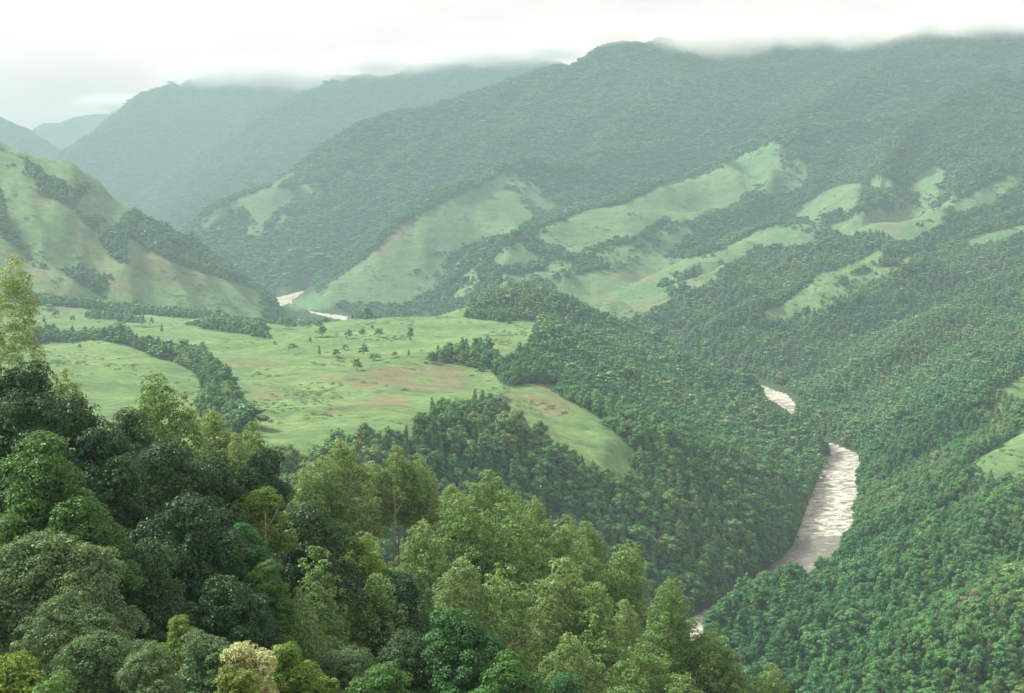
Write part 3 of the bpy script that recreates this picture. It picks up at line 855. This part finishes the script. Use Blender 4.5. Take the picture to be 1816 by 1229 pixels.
def scatter(name, pts, kind, rot, size, ng, **extra):
    me = bpy.data.meshes.new(name)
    me.vertices.add(len(pts)); me.vertices.foreach_set('co', np.asarray(pts, np.float32).ravel())
    attr(me, 'kind', np.asarray(kind, np.int32), 'INT')
    attr(me, 'rot', np.asarray(rot, np.float32), 'FLOAT_VECTOR')
    attr(me, 'size', np.asarray(size, np.float32), 'FLOAT_VECTOR')
    for k, v in extra.items(): attr(me, k, np.asarray(v, np.float32))
    o = link(name, me)
    md = o.modifiers.new('scatter', 'NODES'); md.node_group = ng
    return o

# how high the ground blocks the view along each direction (to leave out what no one can see)
ang = gz / np.maximum(gy, 1)
ang[:, gy[0] < 250] = -9
runmax = np.maximum.accumulate(ang, axis=1)
def seen(x, y, z, top=11.0, slack=.004):
    a = np.clip(np.round((np.arctan2(x, y) - AZ[0]) / (AZ[1] - AZ[0])).astype(int), 0, NA - 1)
    j = np.clip(np.round(np.interp(y, RR, np.arange(NR))).astype(int) - 2, 0, NR - 1)
    px, py = project(x, y, z)
    return ((z + top) / y > runmax[a, j] - slack) & (px > -60) & (px < 1876)

BANDS = [(300, 1000, 3.9, (0, 4)), (1000, 1800, 4.9, (4, 7)), (1800, 3000, 6.6, (4, 9)), (3000, 8300, 10.5, (7, 9))]
trees = []
for d0, d1, sp, kr in BANDS:
    W = d1 * .42
    nx, ny = int(2 * W / sp), int((d1 - d0) / sp)
    X, Y = np.meshgrid(np.linspace(-W, W, nx), np.linspace(d0, d1, ny, endpoint=False))
    X = (X + rng.uniform(-.5, .5, X.shape) * sp).ravel(); Y = (Y + rng.uniform(-.5, .5, Y.shape) * sp).ravel()
    m = (np.abs(X) < Y * .40 + 10) & (Y > d0)
    X, Y = X[m], Y[m]
    Z, R = ground(X, Y)
    m = seen(X, Y, Z) & (R != 1)
    X, Y, Z, R = X[m], Y[m], Z[m], R[m]
    g, b = cover(X, Y, Z, R)
    rd, _, rw = river_info(X, Y)
    e2, _ = cover(X, Y, Z, R, 18.0)
    pure, _ = cover(X, Y, Z, R, scrub_is_grass=False)
    m = (~g | (~e2 & (rng.random(len(X)) < .35)) | (g & ~pure & (rng.random(len(X)) < .27))) & (rd > rw + np.interp(Y, [1340, 1390, 1540, 1600, 2200, 2250], [1.2, 7, 7, 2, 2, 24]))
    pxa, pya = project(X, Y, Z + 2.0); pxb, pyb = project(X, Y, Z + 9.0)
    pxc, pyc = project(X, Y, Z + 5.5)
    pxd, pyd = project(X, Y, Z + 12.0)
    m &= ~(in_any(FAR_RIVER, pxd, pyd, Y) & (Y > 900))
    m &= ~(in_any(FAR_RIVER, pxa, pya, Y) | in_any(FAR_RIVER, pxb, pyb, Y) | in_any(FAR_RIVER, pxc, pyc, Y))
    X, Y, Z, R = X[m], Y[m], Z[m], R[m]
    base = sp / 5.0 * (.94 if d0 < 500 else 1.0 if d0 < 2500 else 1.12)                         # crown about 1.45 x the spacing
    s = base * np.exp(rng.normal(0, .32, len(X))) * np.where(rng.random(len(X)) < .06, 1.55, 1.0)
    hz = np.sqrt(s / base) * (.66 + .10 * (sp / 5.0)) * rng.uniform(.8, 1.3, len(X))
    # scrub and saplings along the edges of the clearings
    e1, _ = cover(X, Y, Z, R, 16.0)
    fr = np.where(e1 | cover(X, Y, Z, R)[0], rng.uniform(.3, .7, len(X)), 1.0)
    s, hz = s * (.4 + .6 * fr), hz * fr
    k = rng.integers(kr[0], kr[1], len(X))
    if kr == (4, 9): k = np.where(Y > 2300 + rng.normal(0, 150, len(X)), rng.integers(7, 9, len(X)), rng.integers(4, 7, len(X)))
    trees.append(np.stack([X, Y, Z, R, s, hz, k], 1))
trees = np.concatenate(trees)
print('forest trees', len(trees), 'time', round(time.time() - T0, 1))
tint = np.clip(.5 + .9 * fbm(trees[:, 0] / 90, trees[:, 1] / 90, 211, 3) + .25 * rng.normal(size=len(trees)), 0, 1)

# the nearest trees that show are individuals, the rest of each wood is one mass
def strictly_seen(t):
    x, y, z = t[:, 0], t[:, 1], t[:, 2]
    a = np.clip(np.round((np.arctan2(x, y) - AZ[0]) / (AZ[1] - AZ[0])).astype(int), 0, NA - 1)
    j = np.clip(np.round(np.interp(y, RR, np.arange(NR))).astype(int) - 2, 0, NR - 1)
    px, py = project(x, y, z + 6)
    # treetop line of the foreground hillside hides everything below it
    fg = np.interp(px, [-50, 0, 60, 300, 500, 700, 860, 1000, 1100, 1200, 1300, 1400, 1405], [640, 640, 700, 690, 790, 800, 850, 920, 975, 1040, 1130, 1200, 1400])
    return ((z + 8) / y > runmax[a, j]) & (px > 0) & (px < 1816) & (py > 0) & (py < 1225) & (py < fg - 12)
vis = strictly_seen(trees)
order = np.argsort(np.where(vis, trees[:, 1] / trees[:, 4], 1e9))
single = np.zeros(len(trees), bool)
single[order[:290]] = True

TREE_GROUPS = {2: 'trees of the plateau woods', 4: 'trees on the slope across the river', 5: 'trees on the near spur', 0: 'trees on the river bank',
               3: 'trees of the grassy hill', 6: 'trees of the mountain foot'}
def tree_place(R, px, py, d):
    """where a forest tree stands, in words one can follow in the picture"""
    if R == 5:
        crest = np.interp(px, [1140, 1222, 1330, 1410, 1530, 1700, 1816], [1222, 1140, 1060, 1020, 945, 842, 770])
        if px < 1330: return 'at the low tip of the near spur by the lower river glimpse'
        if py < crest + 45: return 'on the crest of the near spur ' + ('above the calm end of the rapids' if px < 1470 else 'right of the rapids' if px < 1600 else 'below the grass clearing')
        side = 'lower left' if px < 1480 else 'middle' if px < 1640 else 'right-hand'
        if py > 1150: return 'at the bottom edge of the near spur, %s part' % side
        return 'on the %s face of the near spur' % side + (', high up' if py < crest + 140 else ', half way down')
    if R == 2:
        if py < 700: return 'in the wood at the back of the plateau fields'
        if px < 560: return 'at the lower end of the long hedgerow' if px < 470 else 'in the wood under the front edge of the plateau'
        if px < 760: return 'in the wood under the brown plateau field'
        if px < 960: return 'in the wood left of the sloping grass strip' + (', low down' if py > 790 else '')
        if px < 1140: return 'on the gorge side below the sloping grass strip'
        return 'on the gorge side just left of the rapids' if py < 960 else 'at the foot of the gorge side above the lower river'
    return {4: 'on the slope across the river', 0: 'on the river bank at the foot of the gorge', 3: 'in a gully of the grassy hill', 6: 'at the foot of the mountain'}[R]
def put_tree(name, x, y, z, crown, trunk, sxy, sz, rz, label, category, group, tint_v=None, sy=None, crown_at=None):
    root = link(name, None, loc=(x, y, z))
    root.rotation_euler = (0, 0, rz)
    root.scale = (sxy, sy or sxy, sz)
    tag(root, label, category, group)
    tk = link('trunk', trunk, root)
    c = link('crown', crown, root)
    if crown_at:                                          # (trunk height scale, crown scale, crown lift)
        tk.scale = (1, 1, crown_at[0]); c.location.z = crown_at[2]
        c.scale = (crown_at[1] * rng.uniform(.85, 1.2), crown_at[1] * rng.uniform(.85, 1.2), crown_at[1])
        c.rotation_euler = (rng.normal(0, .07), rng.normal(0, .07), 0)
    if tint_v is not None: c['tint'] = float(tint_v)
    return root

for t, tv in zip(trees[single], tint[single]):
    x, y, z, R, s, hz, k = t
    me, tm = FOREST[int(k)]
    qx, qy = project(np.array([x]), np.array([y]), np.array([z + 6.0]))
    word = ('small', 'middle-sized', 'large')[int(np.searchsorted([.72, 1.02], s))] + (' pointed' if k == 3 else ' slim' if hz > s * 1.05 else ' broad' if hz < s * .8 else ' round')
    put_tree('forest_tree', x, y, z - .4, me, tm, s, hz, rng.uniform(0, 6.28), word + ' tree ' + tree_place(int(R), float(qx[0]), float(qy[0]), y), 'tree', TREE_GROUPS[int(R)], tv)

NG_FOREST = scatter_nodes('forest_scatter', KINDS_COL)
FOREST_WORDS = {0: 'dark trees crowding the river banks in the gorge', 2: 'dense dark green woods along the plateau edge and gorge side',
                3: 'dark woods in the gullies and on the crest of the grassy hill', 4: 'dense forest covering the slope across the river',
                5: 'dense forest covering the near spur at lower right', 6: 'continuous blue-green forest covering the long mountain flank',
                7: 'hazy blue forest on the far mountains', 8: 'palest blue forest on the most distant mountain'}
for R in range(len(REGIONS)):
    m = (~single) & (trees[:, 3] == R)
    if not m.any(): continue
    t = trees[m]; n = len(t)
    rot = np.zeros((n, 3)); rot[:, 2] = rng.uniform(0, 6.28, n); rot[:, :2] = rng.normal(0, .05, (n, 2))
    o = scatter('forest', t[:, :3] - np.array([0, 0, .4]), t[:, 6], rot, np.stack([t[:, 4], t[:, 4], t[:, 5]], 1), NG_FOREST, tint=tint[m])
    tag(o, FOREST_WORDS[R], 'forest', None, 'stuff')

# ------------------------------------------------------------------ grass and scrub on the fields
def tuft_material():
    t = NT('field_grass')
    oi = t.n('ObjectInfo'); geo = t.n('NewGeometry')
    br = t.attr('brown', 'INSTANCER').outputs['Fac']; tn = t.attr('tint', 'INSTANCER').outputs['Fac']
    f = t.math('ADD', t.math('MULTIPLY', oi.outputs['Random'], .45), t.math('MULTIPLY', tn, .55))
    g = t.ramp(f, (0, (.085, .175, .06)), (.35, (.105, .20, .068)), (.65, (.135, .225, .076)), (1, (.165, .245, .085)))
    s = t.ramp(oi.outputs['Random'], (0, (.12, .15, .06)), (.5, (.15, .14, .07)), (1, (.18, .145, .08)))
    g = t.mix(t.attr('lush', 'INSTANCER').outputs['Fac'], g, t.hsv(g, .515, 1.0, .78))
    col = t.hsv(t.mix(br, g, s), .5, 1., t.math('MULTIPLY_ADD', geo.outputs['Random Per Island'], .5, .75))
    p = t.n('BsdfPrincipled'); p.inputs['Roughness'].default_value = .7; p.inputs['Specular IOR Level'].default_value = .15
    t.l(col, p.inputs['Base Color'])
    tr = t.n('BsdfTranslucent'); t.l(col, tr.inputs['Color'])
    mx = t.n('MixShader'); mx.inputs[0].default_value = .3
    t.l(p.outputs[0], mx.inputs[1]); t.l(tr.outputs[0], mx.inputs[2]); t.l(mx.outputs[0], t.out.inputs['Surface'])
    return t.m
M_TUFT = tuft_material()
TUFT_COL = bpy.data.collections.new('tuft_kinds')
for i in range(3):
    r = np.random.default_rng(500 + i)
    n = 34
    a, q = r.uniform(0, 6.28, n), np.sqrt(r.random(n)) * 1.5
    C = np.stack([q * np.cos(a), q * np.sin(a), .25 + .45 * r.random(n) * (1 - q / 2.2)], 1)
    N = unit(np.stack([np.cos(a) * .6, np.sin(a) * .6, np.full(n, 2.2)], 1) + r.normal(size=(n, 3)) * .4)
    TUFT_COL.objects.link(bpy.data.objects.new('tuft_%d' % i, build_mesh('tuft', leaves_mesh(C, N, r.uniform(.5, 1.1, n), r, .6), None, M_TUFT)))
NG_TUFT = scatter_nodes('tuft_scatter', TUFT_COL)
GRASS_WORDS = {2: 'rough green and reddish-brown grass on the plateau fields', 3: 'pale grass and brown scrub on the grassy hill',
               4: 'bright grass strips on the slope across the river', 5: 'bright grass clearing on the near spur', 6: 'light green grass spurs and terraces on the mountain flank'}
tufts = []
for d0, d1, sp in ((480, 800, 2.6), (800, 1250, 3.6), (1250, 1900, 5.0), (1900, 3400, 8.0)):
    W = d1 * .41
    nx, ny = int(2 * W / sp), int((d1 - d0) / sp)
    X, Y = np.meshgrid(np.linspace(-W, W, nx), np.linspace(d0, d1, ny, endpoint=False))
    X = (X + rng.uniform(-.7, .7, X.shape) * sp).ravel(); Y = (Y + rng.uniform(-.7, .7, Y.shape) * sp).ravel()
    m = (np.abs(X) < Y * .39)
    X, Y = X[m], Y[m]
    Z, R = ground(X, Y)
    m = seen(X, Y, Z, 2.0, .001)
    X, Y, Z, R = X[m], Y[m], Z[m], R[m]
    g, b = cover(X, Y, Z, R)
    m = g & (fbm(X / 55, Y / 40, 221, 3) + rng.normal(0, .22, len(X)) > np.where(R == 2, .62, .5))
    X, Y, Z, R, b = X[m], Y[m], Z[m], R[m], b[m]
    b = b * np.clip(.6 + 1.2 * fbm(X / 30, Y / 20, 223, 3), 0, 1)
    s = sp / 2.6 * rng.uniform(.6, 1.25, len(X)) * .85
    tufts.append(np.stack([X, Y, Z, R, s, np.minimum(s, 1.3) * rng.uniform(.5, 1.3, len(X)), b], 1))
tufts = np.concatenate(tufts)
print('tufts', len(tufts))
tt = np.clip(.5 + 1.1 * fbm(tufts[:, 0] / 70, tufts[:, 1] / 70, 231, 4) + .15 * rng.normal(size=len(tufts)), 0, 1)
for R in GRASS_WORDS:
    m = tufts[:, 3] == R
    if not m.any(): continue
    t = tufts[m]; n = len(t)
    rot = np.zeros((n, 3)); rot[:, 2] = rng.uniform(0, 6.28, n)
    o = scatter('grass', t[:, :3], rng.integers(0, 3, n), rot, np.stack([t[:, 4], t[:, 4], t[:, 5]], 1), NG_TUFT, brown=t[:, 6], tint=tt[m], lush=np.where(t[:, 1] > 1750, 1.0 if R != 3 else .5, 0.0))
    tag(o, GRASS_WORDS[R], 'grass', None, 'stuff')

# ------------------------------------------------------------------ single bushes and small trees on the plateau
def hit(px, py, lo=450, hi=2400):
    """ground point seen at a pixel"""
    d = np.linspace(lo, hi, 4000)
    u, v = (px - CXP) / FPX, (CYP - py) / FPX
    Yd, Zd = math.cos(TILT) + v * math.sin(TILT), -math.sin(TILT) + v * math.cos(TILT)
    X, Z = u / Yd * d, Zd / Yd * d
    gzz, _ = ground(X, d)
    i = int(np.argmax(gzz > Z)) if (gzz > Z).any() else len(d) - 1
    return X[i], d[i], float(gzz[i])
BUSHES = [  # px, base py, height in pixels, width in pixels, label
 (99, 563, 14, 22, 'round dark bush alone in the pale field at the far left of the plateau'),
 (87, 549, 11, 24, 'flat-topped dark bush nearest the foot of the grassy hill'),
 (78, 574, 14, 12, 'narrow tree just left of the round dark bush'),
 (130, 572, 15, 12, 'thin pale tree right of the round dark bush'),
 (253, 577, 22, 13, 'slim tree at the right end of the short tree row below the grassy hill'),
 (269, 578, 17, 9, 'thin young tree between the slim tree and the stub tree'),
 (287, 592, 18, 10, 'small stub tree standing on the bright field below the grassy hill'),
 (142, 620, 12, 7, 'tiny sapling in the field inside the bend of the hedgerow'),
 (571, 597, 20, 30, 'wide dull bush below the far river bend'),
 (619, 601, 18, 18, 'round bush in the middle of the far plateau field'),
 (642, 592, 10, 24, 'low flat bush behind the round bush of the far plateau field'),
 (672, 598, 18, 20, 'bushy tree right of centre in the far plateau field'),
 (660, 584, 8, 12, 'small far bush above the bushy tree of the plateau field'),
 (728, 606, 28, 15, 'tallest slim tree standing alone on the far plateau field'),
 (550, 606, 9, 10, 'small bush on the left of the wide dull bush'),
 (611, 621, 12, 14, 'small bush on the rise above the central scrub'),
 (566, 634, 22, 10, 'slim tree at the left end of the central scrub'),
 (596, 634, 16, 18, 'ragged bush in the left of the central scrub'),
 (645, 628, 18, 34, 'broad ragged bush at the top of the central scrub'),
 (662, 640, 16, 26, 'broad bush at the right of the central scrub'),
 (633, 657, 22, 26, 'lowest bush of the central scrub touching the brown field'),
 (700, 634, 12, 14, 'small bush just left of the dark tree strip by the brown field'),
 (725, 632, 12, 9, 'thin shrub at the tip of the dark tree strip'),
 (812, 618, 11, 8, 'thin shrub above the dark tree strip'),
 (487, 612, 8, 9, 'small bush on the crest of the bright field below the tree row'),
 (518, 616, 8, 22, 'low bush line on the bright field below the tree row'),
 (190, 604, 8, 8, 'small shrub at the lower edge of the long hedgerow'),
]
BUSH_MESH = []
for k in (4, 5, 6, 2):
    bme = FOREST[k][0].copy(); bme.name = 'bush_crown'; bme.materials.clear(); bme.materials.append(M_BUSH)
    BUSH_MESH.append((bme, FOREST[k][1]))
for i, (px, py, hp, wp, lab) in enumerate(BUSHES):
    x, y, z = hit(px, py)
    hgt, wid = hp * y / FPX * 1.0, wp * y / FPX * 1.0
    me, tm = BUSH_MESH[i % 4]
    put_tree('bush' if hp < 16 else 'field_tree', x, y, z - .2, me, tm, wid / 8.0, hgt / 9.6, i * 1.7, lab, 'bush' if hp < 16 else 'tree', 'single bushes and trees on the plateau', .55 + .09 * (i % 5))

# ------------------------------------------------------------------ trees of the foreground hillside
FG = [  # kind, px of top, py of top, distance, crown width in pixels, label
 ('wispy', -6, 456, 92, 150, 'tall wispy olive tree at the left edge reaching above the plateau'),
 ('alder', 92, 652, 108, 74, 'small thin olive tree standing alone left of the dark dome tree'),
 ('alder', 303, 664, 114, 120, 'feathery olive spire tree tallest of the skyline over the left fields'),
 ('alder', 262, 708, 118, 60, 'short olive tree tucked against the left of the tallest olive spire'),
 ('alder', 396, 724, 126, 78, 'pale narrow olive spire directly right of the tallest olive spire'),
 ('alder', 458, 742, 126, 84, 'pale olive spire above the small dark dome tree'),
 ('alder', 430, 772, 118, 60, 'low olive tree filling the gap between two pale spires'),
 ('alder', 560, 792, 138, 92, 'left half of the broad twin-topped olive tree'),
 ('alder', 606, 780, 138, 100, 'right half of the broad twin-topped olive tree'),
 ('alder', 655, 818, 142, 66, 'slim olive tree right of the broad twin-topped one'),
 ('alder', 708, 795, 142, 68, 'tall olive spire with its thin trunk showing below'),
 ('alder', 742, 806, 143, 60, 'olive spire close against the right of the tall trunk-showing one'),
 ('alder', 802, 856, 165, 48, 'small distant olive spire in the notch left of the central peak'),
 ('alder', 858, 834, 150, 84, 'pointed olive tree forming the central peak of the treeline'),
 ('alder', 830, 880, 138, 120, 'broad olive tree below the left of the central peak'),
 ('alder', 892, 872, 140, 130, 'large olive tree just right of the central peak'),
 ('alder', 935, 884, 146, 80, 'olive tree on the falling treeline right of the central peak'),
 ('alder', 993, 908, 150, 92, 'olive spire halfway down the falling treeline'),
 ('alder', 1054, 926, 166, 42, 'thin small spire poking out of the falling treeline'),
 ('alder', 1030, 955, 146, 84, 'olive tree under the thin small spire'),
 ('alder', 1092, 958, 150, 104, 'rounded olive tree where the treeline drops to the gorge'),
 ('alder', 965, 985, 128, 130, 'wide pale olive tree in the middle of the light slope'),
 ('alder', 1052, 1042, 126, 140, 'pale olive tree above the bottom edge left of the gap'),
 ('alder', 880, 1000, 120, 140, 'pale olive tree in the centre of the light slope'),
 ('alder', 800, 985, 118, 110, 'olive tree on the left of the light slope'),
 ('alder', 1112, 1062, 134, 84, 'olive tree between the pale ones and the last tall spire'),
 ('alder', 1176, 1024, 140, 112, 'last tall olive spire before the river gap'),
 ('alder', 1150, 1120, 122, 110, 'low olive tree at the foot of the last tall spire'),
 ('alder', 1236, 1120, 138, 120, 'olive tree hiding the lower river bend'),
 ('alder', 1312, 1152, 138, 112, 'olive tree near the bottom edge right of the lower river bend'),
 ('alder', 1368, 1182, 138, 84, 'lowest olive tree at the right end of the hillside'),
 ('alder', 1205, 1190, 118, 110, 'olive crown cut by the bottom edge below the river bend'),
 ('alder', 1020, 1130, 104, 120, 'olive crown near the bottom edge in the centre right'),
 ('alder', 575, 972, 98, 138, 'broad yellow-olive cone tree left of the light slope'),
 ('alder', 640, 1018, 104, 116, 'yellow-olive tree right beside the broad cone tree'),
 ('alder', 520, 1050, 92, 110, 'yellow-olive tree in front of the broad cone tree'),
 ('alder', 672, 940, 122, 110, 'olive tree behind the broad cone tree'),
 ('alder', 745, 920, 128, 100, 'olive tree under the tall trunk-showing spire'),
 ('oak', 22, 636, 86, 150, 'medium green broadleaf tree under the wispy tree at the left edge'),
 ('oak', 24, 712, 78, 160, 'dark broadleaf crown at the left edge below the medium green one'),
 ('oak', 152, 716, 96, 178, 'large dark dome tree at the upper left of the slope'),
 ('oak', 236, 738, 104, 96, 'dark tree squeezed between the dome tree and the olive spire'),
 ('oak', 302, 782, 92, 150, 'dark tree below the tallest olive spire'),
 ('oak', 370, 802, 96, 130, 'dark tree on the right shoulder of the dark group'),
 ('oak', 330, 888, 82, 180, 'dark tree hanging over the shadowed hollow'),
 ('oak', 200, 820, 84, 140, 'blackish tree behind the bright green leaning crown'),
 ('oak', 52, 836, 74, 160, 'brownish dark tree at the left behind the bright crown'),
 ('oak', 462, 796, 112, 92, 'small dark dome tree under the pale olive spire'),
 ('oak', 548, 886, 102, 158, 'dark rounded tree in the centre left above the cone tree'),
 ('oak', 408, 916, 86, 130, 'dark tree at the right rim of the shadowed hollow'),
 ('oak', 432, 1032, 74, 120, 'dark grey-green bush tree below the shadowed hollow'),
 ('oak', 250, 980, 72, 120, 'dark tree beside the big grey-green crowns'),
 ('oak', 706, 1018, 106, 122, 'dull dark tree right of the broad cone tree'),
 ('oak', 730, 1120, 90, 130, 'dull dark tree near the bottom edge in the centre'),
 ('grey', 590, 1148, 80, 130, 'grey-green crown at the bottom edge left of centre'),
 ('grey', 42, 962, 62, 180, 'grey-green crown at the left edge in front of the dark trees'),
 ('grey', 142, 956, 62, 200, 'biggest grey-green crown at the lower left'),
 ('grey', 110, 1060, 56, 160, 'shaded grey-green crown under the biggest one'),
 ('grey', 196, 1112, 50, 190, 'pale grey-green crown at the bottom left'),
 ('grey', 345, 1136, 50, 150, 'pale grey-green crown left of the cream blossom tree'),
 ('grey', 268, 1150, 46, 120, 'grey-green crown between the two pale bottom crowns'),
 ('cream', 452, 1126, 50, 116, 'tree covered in cream blossom at the bottom edge'),
 ('bright', 72, 784, 72, 140, 'bright green leaning crown at the left, its upper part'),
 ('bright', 150, 882, 70, 130, 'bright green crown just below the leaning one'),
 ('bright', 440, 928, 84, 76, 'small bright green tree on the rim of the hollow'),
 ('bright', 478, 1002, 80, 76, 'small bright green tree below the dark rim tree'),
 ('bright', 812, 1080, 88, 130, 'vivid green tree in the bottom centre'),
 ('bright', 895, 1168, 80, 170, 'vivid green crown on the bottom edge right of centre'),
 ('bright', 690, 1185, 74, 130, 'vivid green crown on the bottom edge in the centre'),
 ('bright', 985, 1200, 84, 120, 'green crown on the bottom edge below the pale olive trees'),
 ('bright', 100, 1205, 38, 180, 'bluish green fern-like crown in the bottom left corner'),
 ('lime', 325, 1098, 66, 80, 'yellow-green bush in front of the shadowed hollow'),
 ('lime', 0, 1158, 42, 150, 'yellow-green crown in the bottom left corner'),
 ('lime', 528, 1152, 62, 110, 'yellow-green bush right of the cream blossom tree'),
 ('lime', 466, 862, 96, 80, 'yellow-green bushy tree below the small dark dome tree'),
 ('lime', 640, 960, 108, 80, 'yellow-green bush behind the cone tree'),
 ('lime', 420, 1180, 44, 50, 'small yellow-green shoot in front of the cream blossom tree'),
 ('lime', 130, 705, 100, 90, 'yellowish bush under the small thin olive tree'),
]
fg_name = {'wispy': 'olive_tree_tall', 'alder': 'alder_tree', 'oak': 'evergreen_tree', 'grey': 'grey_leaved_tree', 'cream': 'blossom_tree', 'bright': 'broadleaf_tree', 'lime': 'leafy_bush'}
fg_name['wispy'] = 'wispy_tree'
fg_count = {}
for (kind, px, py, d, wp, lab) in FG:
    x, y, zt = pix(px, py, d)
    zg = float(foreground_z(np.array([x]), np.array([y]))[0])
    i = fg_count.get(kind, 0); fg_count[kind] = i + 1
    h0, w0, crown, tm = PROTO[(kind, i % sum(1 for k in PROTO if k[0] == kind))]
    H = max(zt - zg, h0 * .42)
    wide = {'alder': 1.4, 'wispy': .85, 'oak': 1.25, 'grey': 1.15, 'bright': 1.2, 'lime': 1.25, 'cream': 1.1}[kind]
    sc = max(wp * d / FPX * wide / w0, .55 if kind in ('alder', 'oak') else .3)
    put_tree(fg_name[kind], x, y, zt - H, crown, tm, 1, 1, rng.uniform(0, 6.28), lab, 'bush' if kind == 'lime' else 'tree',
             'trees of the foreground hillside', crown_at=(H / h0, sc, H - h0 * sc))

for (pts, lab) in (([(700, 868, 139), (701, 910, 139), (699, 985, 139)], 'straight pale trunk showing between the olive spires'),
                   ([(470, 905, 94), (471, 940, 94), (470, 985, 94)], 'straight pale trunk at the rim of the shadowed hollow')):
    P3 = np.array([pix(*p) for p in pts]); o0 = P3[-1].copy()
    zg = float(foreground_z(o0[0:1], o0[1:2])[0])
    P3 = np.concatenate([P3, [[o0[0], o0[1], min(zg - .3, o0[2] - .5)]]]) - np.array([o0[0], o0[1], zg])
    rr = np.linspace(.025, .085, len(P3))
    w, f = tube(P3[::-1], rr[::-1], 7)
    tv, tf = tube([P3[1], P3[1] + np.array([.5, .1, .7]), P3[1] + np.array([.9, .2, 1.6])], [.03, .02, .008], 4)
    root = link('bare_trunk', None, loc=(o0[0], o0[1], zg))
    tag(root, lab, 'tree trunk')
    link('trunk', new_mesh('bare_trunk', w, f, M_BARK_PALE, True), root)
    link('branch', new_mesh('bare_branch', tv, tf, M_BARK_PALE, True), root)

# low plants between them
UNDER_COL = bpy.data.collections.new('undergrowth_kinds')
for i, mt in enumerate((M_BRIGHT, M_OAK, M_LIME, M_BRIGHT)):
    r = np.random.default_rng(600 + i)
    L = dome_lobes(r, 2.2, 3.4, 7, low=.15)
    UNDER_COL.objects.link(bpy.data.objects.new('under_%d' % i, clumpy_crown('undergrowth', L, 60, 14, .45, .26, mt, 620 + i, core=1.6)))
NG_UNDER = scatter_nodes('undergrowth_scatter', UNDER_COL)
n = 2600
X, Y = rng.uniform(-85, 85, n), 28 + 190 * np.sqrt(rng.random(n))
m = np.abs(X) < Y * .42 + 6
X, Y = X[m], Y[m]
Z = foreground_z(X, Y)
n = len(X)
rot = np.zeros((n, 3)); rot[:, 2] = rng.uniform(0, 6.28, n)
s = rng.uniform(.7, 1.7, n)
o = scatter('undergrowth', np.stack([X, Y, Z - .2], 1), rng.choice(4, n, p=[.4, .25, .1, .25]), rot, np.stack([s, s, s * rng.uniform(.8, 1.6, n)], 1), NG_UNDER)
tag(o, 'tangled green undergrowth between the foreground trees', 'undergrowth', None, 'stuff')

# ------------------------------------------------------------------ the air
def make_haze():
    x0, x1, y0, y1, z0, z1 = -9000, 9000, -400, 13400, -260, 800
    v = [(x, y, z) for x in (x0, x1) for y in (y0, y1) for z in (z0, z1)]
    f = [(0, 1, 3, 2), (4, 6, 7, 5), (0, 4, 5, 1), (2, 3, 7, 6), (0, 2, 6, 4), (1, 5, 7, 3)]
    t = NT('haze_air')
    pv = t.n('VolumePrincipled')
    pv.inputs['Color'].default_value = HAZE_COLOR + (1,)
    pv.inputs['Density'].default_value = HAZE_DENSITY
    pv.inputs['Anisotropy'].default_value = 0.0
    t.l(pv.outputs[0], t.out.inputs['Volume'])
    me = new_mesh('haze', v, f, t.m)
    tag(link('haze', me), 'thin bluish haze filling the valley', None, None, 'stuff')
HAZE_COLOR, HAZE_DENSITY = (.39, .572, .628), 1.62e-4
make_haze()

def make_mist():
    """shreds of low cloud that hang over the summits"""
    t = NT('cloud_mist')
    tc = t.n('TexCoord'); geo = t.n('NewGeometry')
    ln = t.n('VectorMath', operation='LENGTH'); t.l(tc.outputs['Object'], ln.inputs[0])
    fall = t.math('SUBTRACT', 1.0, ln.outputs['Value'], clamp=True)
    n1 = t.noise(geo.outputs['Position'], .006, 5, .65)
    d = t.math('MULTIPLY_ADD', n1, 2.6, -1.0)
    d = t.math('MULTIPLY', t.math('ADD', t.math('MULTIPLY', fall, 1.6), t.math('SUBTRACT', d, .55)), fall, clamp=True)
    pv = t.n('VolumePrincipled')
    pv.inputs['Color'].default_value = (.99, .985, .98, 1)
    pv.inputs['Anisotropy'].default_value = .3
    t.l(t.math('MULTIPLY', d, MIST_DENSITY), pv.inputs['Density'])
    t.l(pv.outputs[0], t.out.inputs['Volume'])
    bm = bmesh.new(); bmesh.ops.create_icosphere(bm, subdivisions=3, radius=1.0)
    me = bpy.data.meshes.new('mist'); bm.to_mesh(me); bm.free(); me.materials.append(t.m)
    for (px, py, dist, w, h, lab) in MIST:
        o = link('mist', me, loc=pix(px, py, dist))
        o.scale = (w * dist / FPX * .5, 260, h * dist / FPX * .5)
        tag(o, lab, None, None, 'stuff')
MIST_DENSITY = .024
MIST = [(450, 132, 6800, 460, 96, 'white cloud sitting on the flat top of the blue mountain at left'),
        (215, 182, 8600, 260, 44, 'cloud over the palest distant mountain'),
        (670, 112, 5900, 340, 78, 'cloud on the summit left of the middle skyline'),
        (850, 98, 6000, 400, 76, 'ragged cloud along the middle skyline'),
        (975, 90, 6050, 220, 66, 'cloud filling the notch left of the peak'),
        (1110, 52, 4120, 280, 66, 'small cloud touching the middle peak'),
        (1270, 70, 4120, 420, 92, 'cloud shreds right of the middle peak'),
        (1510, 60, 4050, 460, 88, 'cloud along the skyline above the right flank'),
        (1730, 42, 3820, 480, 76, 'cloud at the right end of the skyline')]
make_mist()
print('script time', round(time.time() - T0, 1))
